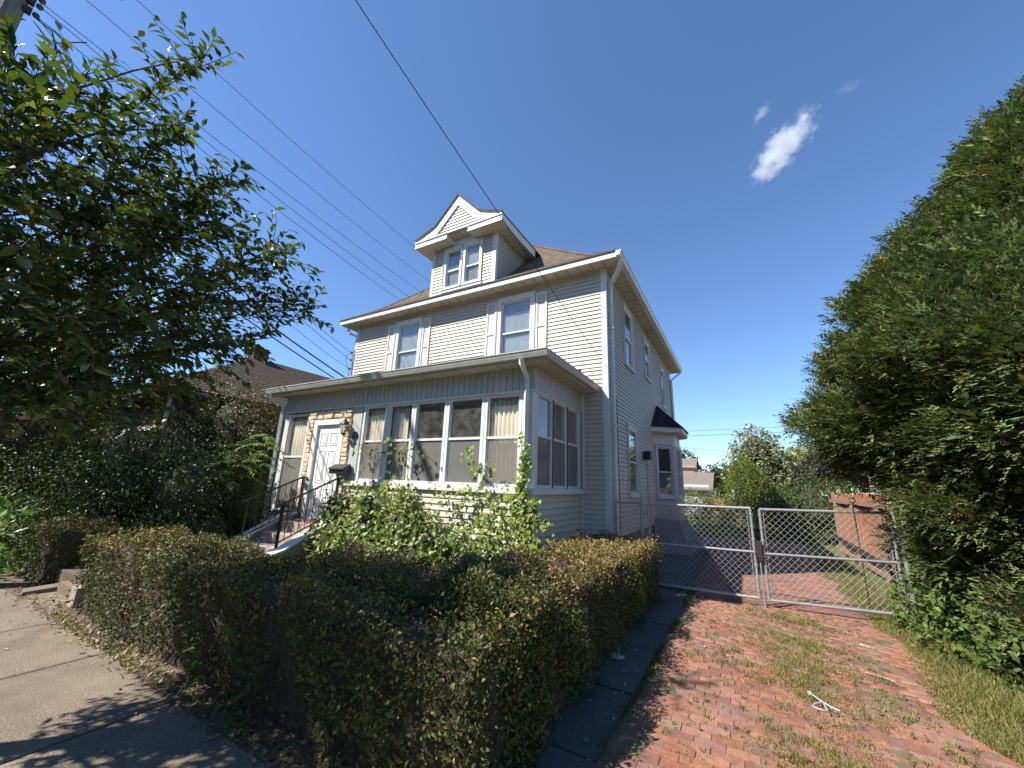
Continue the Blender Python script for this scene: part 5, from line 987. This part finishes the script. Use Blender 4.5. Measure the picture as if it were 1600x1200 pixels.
def simple_house(name, label, x0, x1, y0, y1, h, ridge, wallm, roofm, ax='x', over=.3, wins=(), chim=None, cat='house'):
    t = thing(name, label, cat, ((x0+x1)/2, (y0+y1)/2, 0)); MB().box(x0, x1, y0, y1, -.1, h).build('wall', wallm, t); m = MB(); T = .12
    if ax == 'x':
        yc = (y0+y1)/2; q = [(y0-over, h-.15), (yc, ridge), (y1+over, h-.15), (y1+over, h-.15-T), (yc, ridge-T), (y0-over, h-.15-T)]; m.prism([(x0-over, a, b) for a, b in q], [(x1+over, a, b) for a, b in q]); MB().prism([(x0, y0, h), (x0, y1, h), (x0, yc, ridge-T-.02)], [(x1, y0, h), (x1, y1, h), (x1, yc, ridge-T-.02)]).build('gable', wallm, t)
    else:
        xc = (x0+x1)/2; q = [(x0-over, h-.15), (xc, ridge), (x1+over, h-.15), (x1+over, h-.15-T), (xc, ridge-T), (x0-over, h-.15-T)]; m.prism([(a, y0-over, b) for a, b in q], [(a, y1+over, b) for a, b in q]); MB().prism([(x0, y0, h), (x1, y0, h), (xc, y0, ridge-T-.02)], [(x0, y1, h), (x1, y1, h), (xc, y1, ridge-T-.02)]).build('gable', wallm, t)
    m.build('roof', roofm, t)
    for (fr, a, b, c, d) in wins:
        w = MB(); w.fbox(fr, a-.08, b+.08, c-.08, c, 0, .04); w.fbox(fr, a-.08, b+.08, d, d+.08, 0, .04); w.fbox(fr, a-.08, a, c, d, 0, .04); w.fbox(fr, b, b+.08, c, d, 0, .04); w = w.build('window', 'trim', t); MB().fbox(fr, a, b, c, d, .002, .02).build('pane', 'interior', w)
    return t
simple_house('garage', 'low pale garage with tan shingle roof beyond the garden', -5.6, -2.3, 34, 40, 2.0, 3.2, 'garage_wall', 'garage_roof', 'x')
simple_house('shed', 'cream gabled outbuilding right of the garage', -1.3, .6, 43, 47, 2.2, 3.3, 'trim', 'garage_roof', 'y')
simple_house('distant_house', 'distant pinkish house below the far tree', -8.2, -6.2, 66, 72, 5.2, 6.6, 'pink_wall', 'garage_roof', 'x')
wh = thing('white_house', 'white clapboard neighbor house behind the cedar fence', 'house', (7.5, 20, 0)); wb = MB().box(5.02, 12, 14.3, 24, 0, 4.1).build('wall', 'trim', wh); WFR = Fr((5.0, 24, 0), (0, -1, 0), (-1, 0, 0))
z = .4
while z < 4.0: board(wb, WFR, 0, 9.7, z, .0975); z += .0975
m = MB(); q = [(4.5, 3.95), (8.5, 6.3), (12.5, 3.95), (12.5, 3.8), (8.5, 6.15), (4.5, 3.8)]; m.prism([(a, 13.9, b) for a, b in q], [(a, 24.4, b) for a, b in q]); m.build('roof', 'garage_roof', wh); box('corner_board', 'trim', wh, 4.96, 5.08, 23.9, 24.03, .2, 4.0)
gf = thing('picket_fence', 'low brown picket fence beside the garage', 'fence', (-.9, 32, 0))
for i in range(22): MB().box(-2.6+i*.16, -2.6+i*.16+.12, 32, 32.03, .05, 1.25+.04*math.sin(i*2.1)).build('picket', 'cedar', gf)
box('rail', 'cedar_grey', gf, -2.6, .9, 32.035, 32.08, .9, .98)
# neighbor house to the left, brown with a hip roof
nb = thing('neighbor_house', 'brown neighbor house with reddish shingle roof behind the shrubs', 'house', (-17, 11, 0)); MB().box(-20, -12.9, 4.4, 17, 0, 3.95).build('wall', 'neighbor_wall', nb)
hip_roof('roof', 'shingle_red', nb, -20.6, -12.4, 3.9, 17.5, lambda d: 3.85+d*.60, 4.0, .16)
MB().box(-20.6, -12.4, 3.9, 17.5, 3.7, 3.83).build('eave', 'chimney_brick', nb)
m = MB(); q = [(9.3, 3.9), (12.3, 6.2), (15.3, 3.9), (15.3, 3.75), (12.3, 6.05), (9.3, 3.75)]; m.prism([(-16.5, a, b) for a, b in q], [(-12.0, a, b) for a, b in q]); m.build('cross_gable_roof', 'shingle_red', nb); MB().prism([(-12.6, 9.6, 3.7), (-12.6, 15.0, 3.7), (-12.6, 12.3, 5.95)], [(-12.5, 9.6, 3.7), (-12.5, 15.0, 3.7), (-12.5, 12.3, 5.95)]).build('gable', 'neighbor_wall', nb)
ch = MB().box(-16.75, -16.2, 7.7, 8.25, 4.2, 6.65).box(-16.8, -16.15, 7.65, 8.3, 6.5, 6.57).build('chimney', 'chimney_brick', nb); MB().box(-16.6, -16.35, 7.85, 8.1, 6.65, 6.74).build('flue', 'porcelain', ch)
NF = Fr((0, 4.4, 0), (1, 0, 0), (0, -1, 0))
for a in (-18.6, -16.2, -14.4):
    w = MB(); w.fbox(NF, a-.1, a+1.1, 1.2, 1.3, 0, .05); w.fbox(NF, a-.1, a+1.1, 2.8, 2.9, 0, .05); w.fbox(NF, a-.1, a, 1.3, 2.8, 0, .05); w.fbox(NF, a+1, a+1.1, 1.3, 2.8, 0, .05); w = w.build('window', 'trim', nb); MB().fbox(NF, a, a+1, 1.3, 2.8, .002, .02).build('pane', 'interior', w)
MB().prism([(-15.3, 2.6, .0), (-15.1, 2.6, 0), (-15.1, 2.6, .9), (-15.3, 2.6, .9)], [(-15.3, 4.4, .0), (-15.1, 4.4, 0), (-15.1, 4.4, 2.9), (-15.3, 4.4, 2.9)]).build('stair_wall', 'trim', nb)
MB().tube([(-12.75, 4.3, 3.7), (-12.75, 4.3, .2)], .05, 6).build('downspout', 'trim', nb)
# ------------------------------------------------------------------ utility pole and wires
up = thing('utility_pole', 'weathered wooden utility pole rising past the street tree', 'utility pole', (-11.5, -.06, 0))
MB().tube([(-11.5, -.06, -.3), (-11.5, -.06, 6), (-11.5, -.06, 13.2)], [.19, .17, .14], 14).build('pole', 'pole_wood', up)
MB().box(-11.42, -11.3, -1.25, 1.15, 12.2, 12.32).build('crossarm', 'pole_wood', up)
for (z, yy) in ((11.66, .14), (10.84, .14), (10.68, .14), (10.45, .14)):
    MB().box(-11.45, -11.33, .06, .16, z-.06, z+.06).build('bracket', 'rust_metal', up); MB().lathe((-11.39, .22, z-.05), [(.03, 0), (.05, .02), (.05, .08), (.03, .1)], 10).build('insulator', 'porcelain', up)
MB().box(-11.72, -11.3, -.26, -.20, 10.9, 11.0).box(-11.37, -11.31, -.3, .2, 10.86, 10.94).build('strap', 'rust_metal', up)
def wire(label, a, b, sagv, r=.008, mat='wire', group='overhead utility wires', n=24):
    a = np.array(a, float); b = np.array(b, float); t = np.linspace(0, 1, n)[:, None]; p = a*(1-t)+b*t-np.array([0, 0, 1.])*sagv*4*t*(1-t)
    return tag(MB().tube(p, r, 5).build('overhead_wire', mat), label, 'wire', group)
for (y0, z0, sg, lb) in ((.2, 12.69, 1.5, 'upper bare wire crossing the sky from the crossarm'), (.2, 11.66, 1.5, 'second bare wire running back below the crossarm wire'), (.2, 10.82, 1.4, 'topmost wire leaving the pole insulators toward the back lots'), (.2, 10.72, 2.0, 'middle wire leaving the pole insulators toward the back lots'), (.2, 10.47, 2.2, 'lowest wire leaving the pole insulators toward the back lots')):
    wire(lb, (-11.42, y0, z0), (-11.45, 40, z0), sg, .008)
wire('service wire sagging from the pole to the bracket on the house edge', (-11.39, .22, 10.45), (-10.86, 8.08, 5.75), .5, .008)
wire('second service wire dropping from the pole to the house bracket', (-11.39, .22, 10.3), (-10.86, 8.08, 5.5), .45, .008)
wire('third thin drop wire ending low on the house edge', (-11.39, .22, 10.3), (-10.86, 8.10, 5.2), .7, .006)
wire('thick black cable passing over the neighbor roof to the porch end', (-11.45, .12, 8.3), (-10.82, 9.2, 4.5), .25, .022, 'cable', 'black cables over the neighbor roof')
wire('second thick black cable below it ending behind the porch roof', (-11.45, .12, 7.9), (-10.82, 8.8, 4.4), .22, .018, 'cable', 'black cables over the neighbor roof')
wire('lone dark cable dropping from the sky to the house corner', (-3.9, -3.6, 9.4), (-2.42, 8.09, 4.40), .25, .006, 'cable')
for (z, lb) in ((6.8, 'upper far wire strung behind the maple'), (6.2, 'lower far wire strung behind the maple')): wire(lb, (-30, 55, z+2.2), (25, 52, z+2.6), .3, .022)
for (z, lb) in ((5.6, 'slanting far wire dropping behind the bay'), (5.2, 'lower slanting far wire behind the bay')): wire(lb, (-9, 45, z+1.1), (8, 50, z-.6), .2, .016)
jl = MB(); jl.tube([(-11.33, .24, 10.35), (-11.2, .45, 10.2), (-11.25, .6, 9.9), (-11.3, .62, 9.5), (-11.38, .5, 8.6), (-11.4, .45, 7.5)], .014, 6); jl.tube([(-11.25, .9, 10.5), (-11.2, .8, 10.35), (-11.25, .55, 10.05), (-11.3, .6, 9.6)], .012, 6)
tag(jl.build('drip_loop', 'cable'), 'looped black splice cable hanging beside the utility pole', 'cable')
bk = thing('service_bracket', 'wire bracket and service cable on the house edge', 'bracket', (-10.8, 8.05, 5.2)); MB().tube([(-10.78, 8.1, 5.0), (-10.78, 8.08, 5.9)], .018, 6).build('mast', 'galvanized', bk)
for z in (5.2, 5.5, 5.75): MB().lathe((-10.84, 8.08, z-.03), [(.02, 0), (.035, .01), (.035, .05), (.02, .06)], 8).build('insulator', 'black_metal', bk)
MB().tube([(-10.84, 8.06, 5.75), (-10.98, 8.0, 5.65), (-10.98, 8.0, 5.45), (-10.86, 8.05, 5.15), (-10.8, 8.08, 4.6)], .008, 5).build('loop', 'cable', bk)
# ------------------------------------------------------------------ the far side of the street (seen only in the window glass)
simple_house('facing_house', 'grey house across the street with dark gable roof', -16, -7, -30, -21, 5.2, 8.6, 'garage_roof', 'shingle_dark', 'y')
simple_house('facing_house', 'brick-red house across the street left of the grey one', -31, -21, -30, -21, 5.4, 8.9, 'pink_wall', 'shingle_dark', 'y')
simple_house('facing_house', 'white house across the street at the far end', -58, -47, -31, -21, 5.5, 9, 'garage_wall', 'shingle', 'y')
simple_house('facing_house', 'brown house across the street between white and red ones', -44, -35, -31, -21, 5.2, 8.6, 'neighbor_wall', 'shingle_dark', 'y')
simple_house('facing_house', 'tan house across the street beside the maple row', -4, 5, -31, -22, 5.4, 8.8, 'siding', 'shingle', 'y')
for (x, y, h, lab) in ((-19, -16, 8.5, 'round street tree across the road by the grey house'), (-33, -15, 9, 'street tree across the road by the red house'), (-26, -14, 8, 'smaller street tree across the road before the red house'), (-46, -15, 9.5, 'street tree across the road by the brown house'), (-12, -15, 9, 'street tree across the road before the grey house'), (-5.5, -15.5, 9.5, 'tall street tree across the road between two houses'), (3.5, -16, 8, 'street tree across the road in front of the tan house')):
    far_tree('facing_tree', lab, x, y, h, [(0, 0, h*.95, 4.2, h*.42), (-3, 0, h*.7, 3.4, h*.36), (3, .3, h*.7, 3.4, h*.36), (0, 0, h*.45, 4.0, h*.3)], DG, .45, 9, 'trees across the street')
# ------------------------------------------------------------------ cloud
def cloud(label, c, size, dens, rot, seed, scale=2.2):
    m, nt, bs, out = nodes('cloud_%d' % seed); nt.nodes.remove(bs)
    tc = nt.nodes.new('ShaderNodeTexCoord'); ob = tc.outputs['Object']; mp = nt.nodes.new('ShaderNodeMapping'); mp.inputs['Scale'].default_value = (size[0]/size[2]*.75, size[1]/size[2], 1); mp.inputs['Location'].default_value = (seed*1.3, seed, 0); nt.links.new(ob, mp.inputs[0])
    nz = noise(nt, mp.outputs[0], scale, 9, .66); ln = nt.nodes.new('ShaderNodeVectorMath'); ln.operation = 'LENGTH'; nt.links.new(ob, ln.inputs[0])
    a = nt.nodes.new('ShaderNodeMath'); a.operation = 'MULTIPLY_ADD'; a.inputs[1].default_value = -.55; a.inputs[2].default_value = .0; nt.links.new(ln.outputs['Value'], a.inputs[0])
    b = nt.nodes.new('ShaderNodeMath'); b.operation = 'ADD'; nt.links.new(nz, b.inputs[0]); nt.links.new(a.outputs[0], b.inputs[1])
    mr = nt.nodes.new('ShaderNodeMapRange'); mr.inputs['From Min'].default_value = .19; mr.inputs['From Max'].default_value = .36; mr.inputs['To Max'].default_value = dens; nt.links.new(b.outputs[0], mr.inputs['Value'])
    pv_ = nt.nodes.new('ShaderNodeVolumePrincipled'); pv_.inputs['Color'].default_value = (.97, .975, 1, 1); pv_.inputs['Anisotropy'].default_value = .2; nt.links.new(mr.outputs[0], pv_.inputs['Density']); nt.links.new(pv_.outputs[0], out.inputs['Volume'])
    V, F = ico(3); me = bpy.data.meshes.new('cloud'); me.from_pydata(V.tolist(), [], F.tolist()); me.materials.append(m)
    o = bpy.data.objects.new('cloud', me); place(o, Matrix.Translation(c) @ Matrix.Rotation(rot[2], 4, 'Z') @ Matrix.Rotation(rot[1], 4, 'Y') @ Matrix.Diagonal((*size, 1))); tag(o, label, 'cloud')
cloud('small wispy white cloud alone in the blue sky', Vector((.120, .768, .629))*600, (74, 34, 30), .045, (0, -.85, .0), 1, 2.6)
cloud('tiny faint puff of cloud above the wispy one', Vector((.118, .742, .664))*600+Vector((-14, 0, 22)), (20, 11, 10), .03, (0, -.8, 0), 2, 1.8)
cloud('faint wisp of cloud apart from the others', Vector((.215, .72, .668))*600, (16, 9, 8), .010, (0, -.2, 0), 3, 1.8)
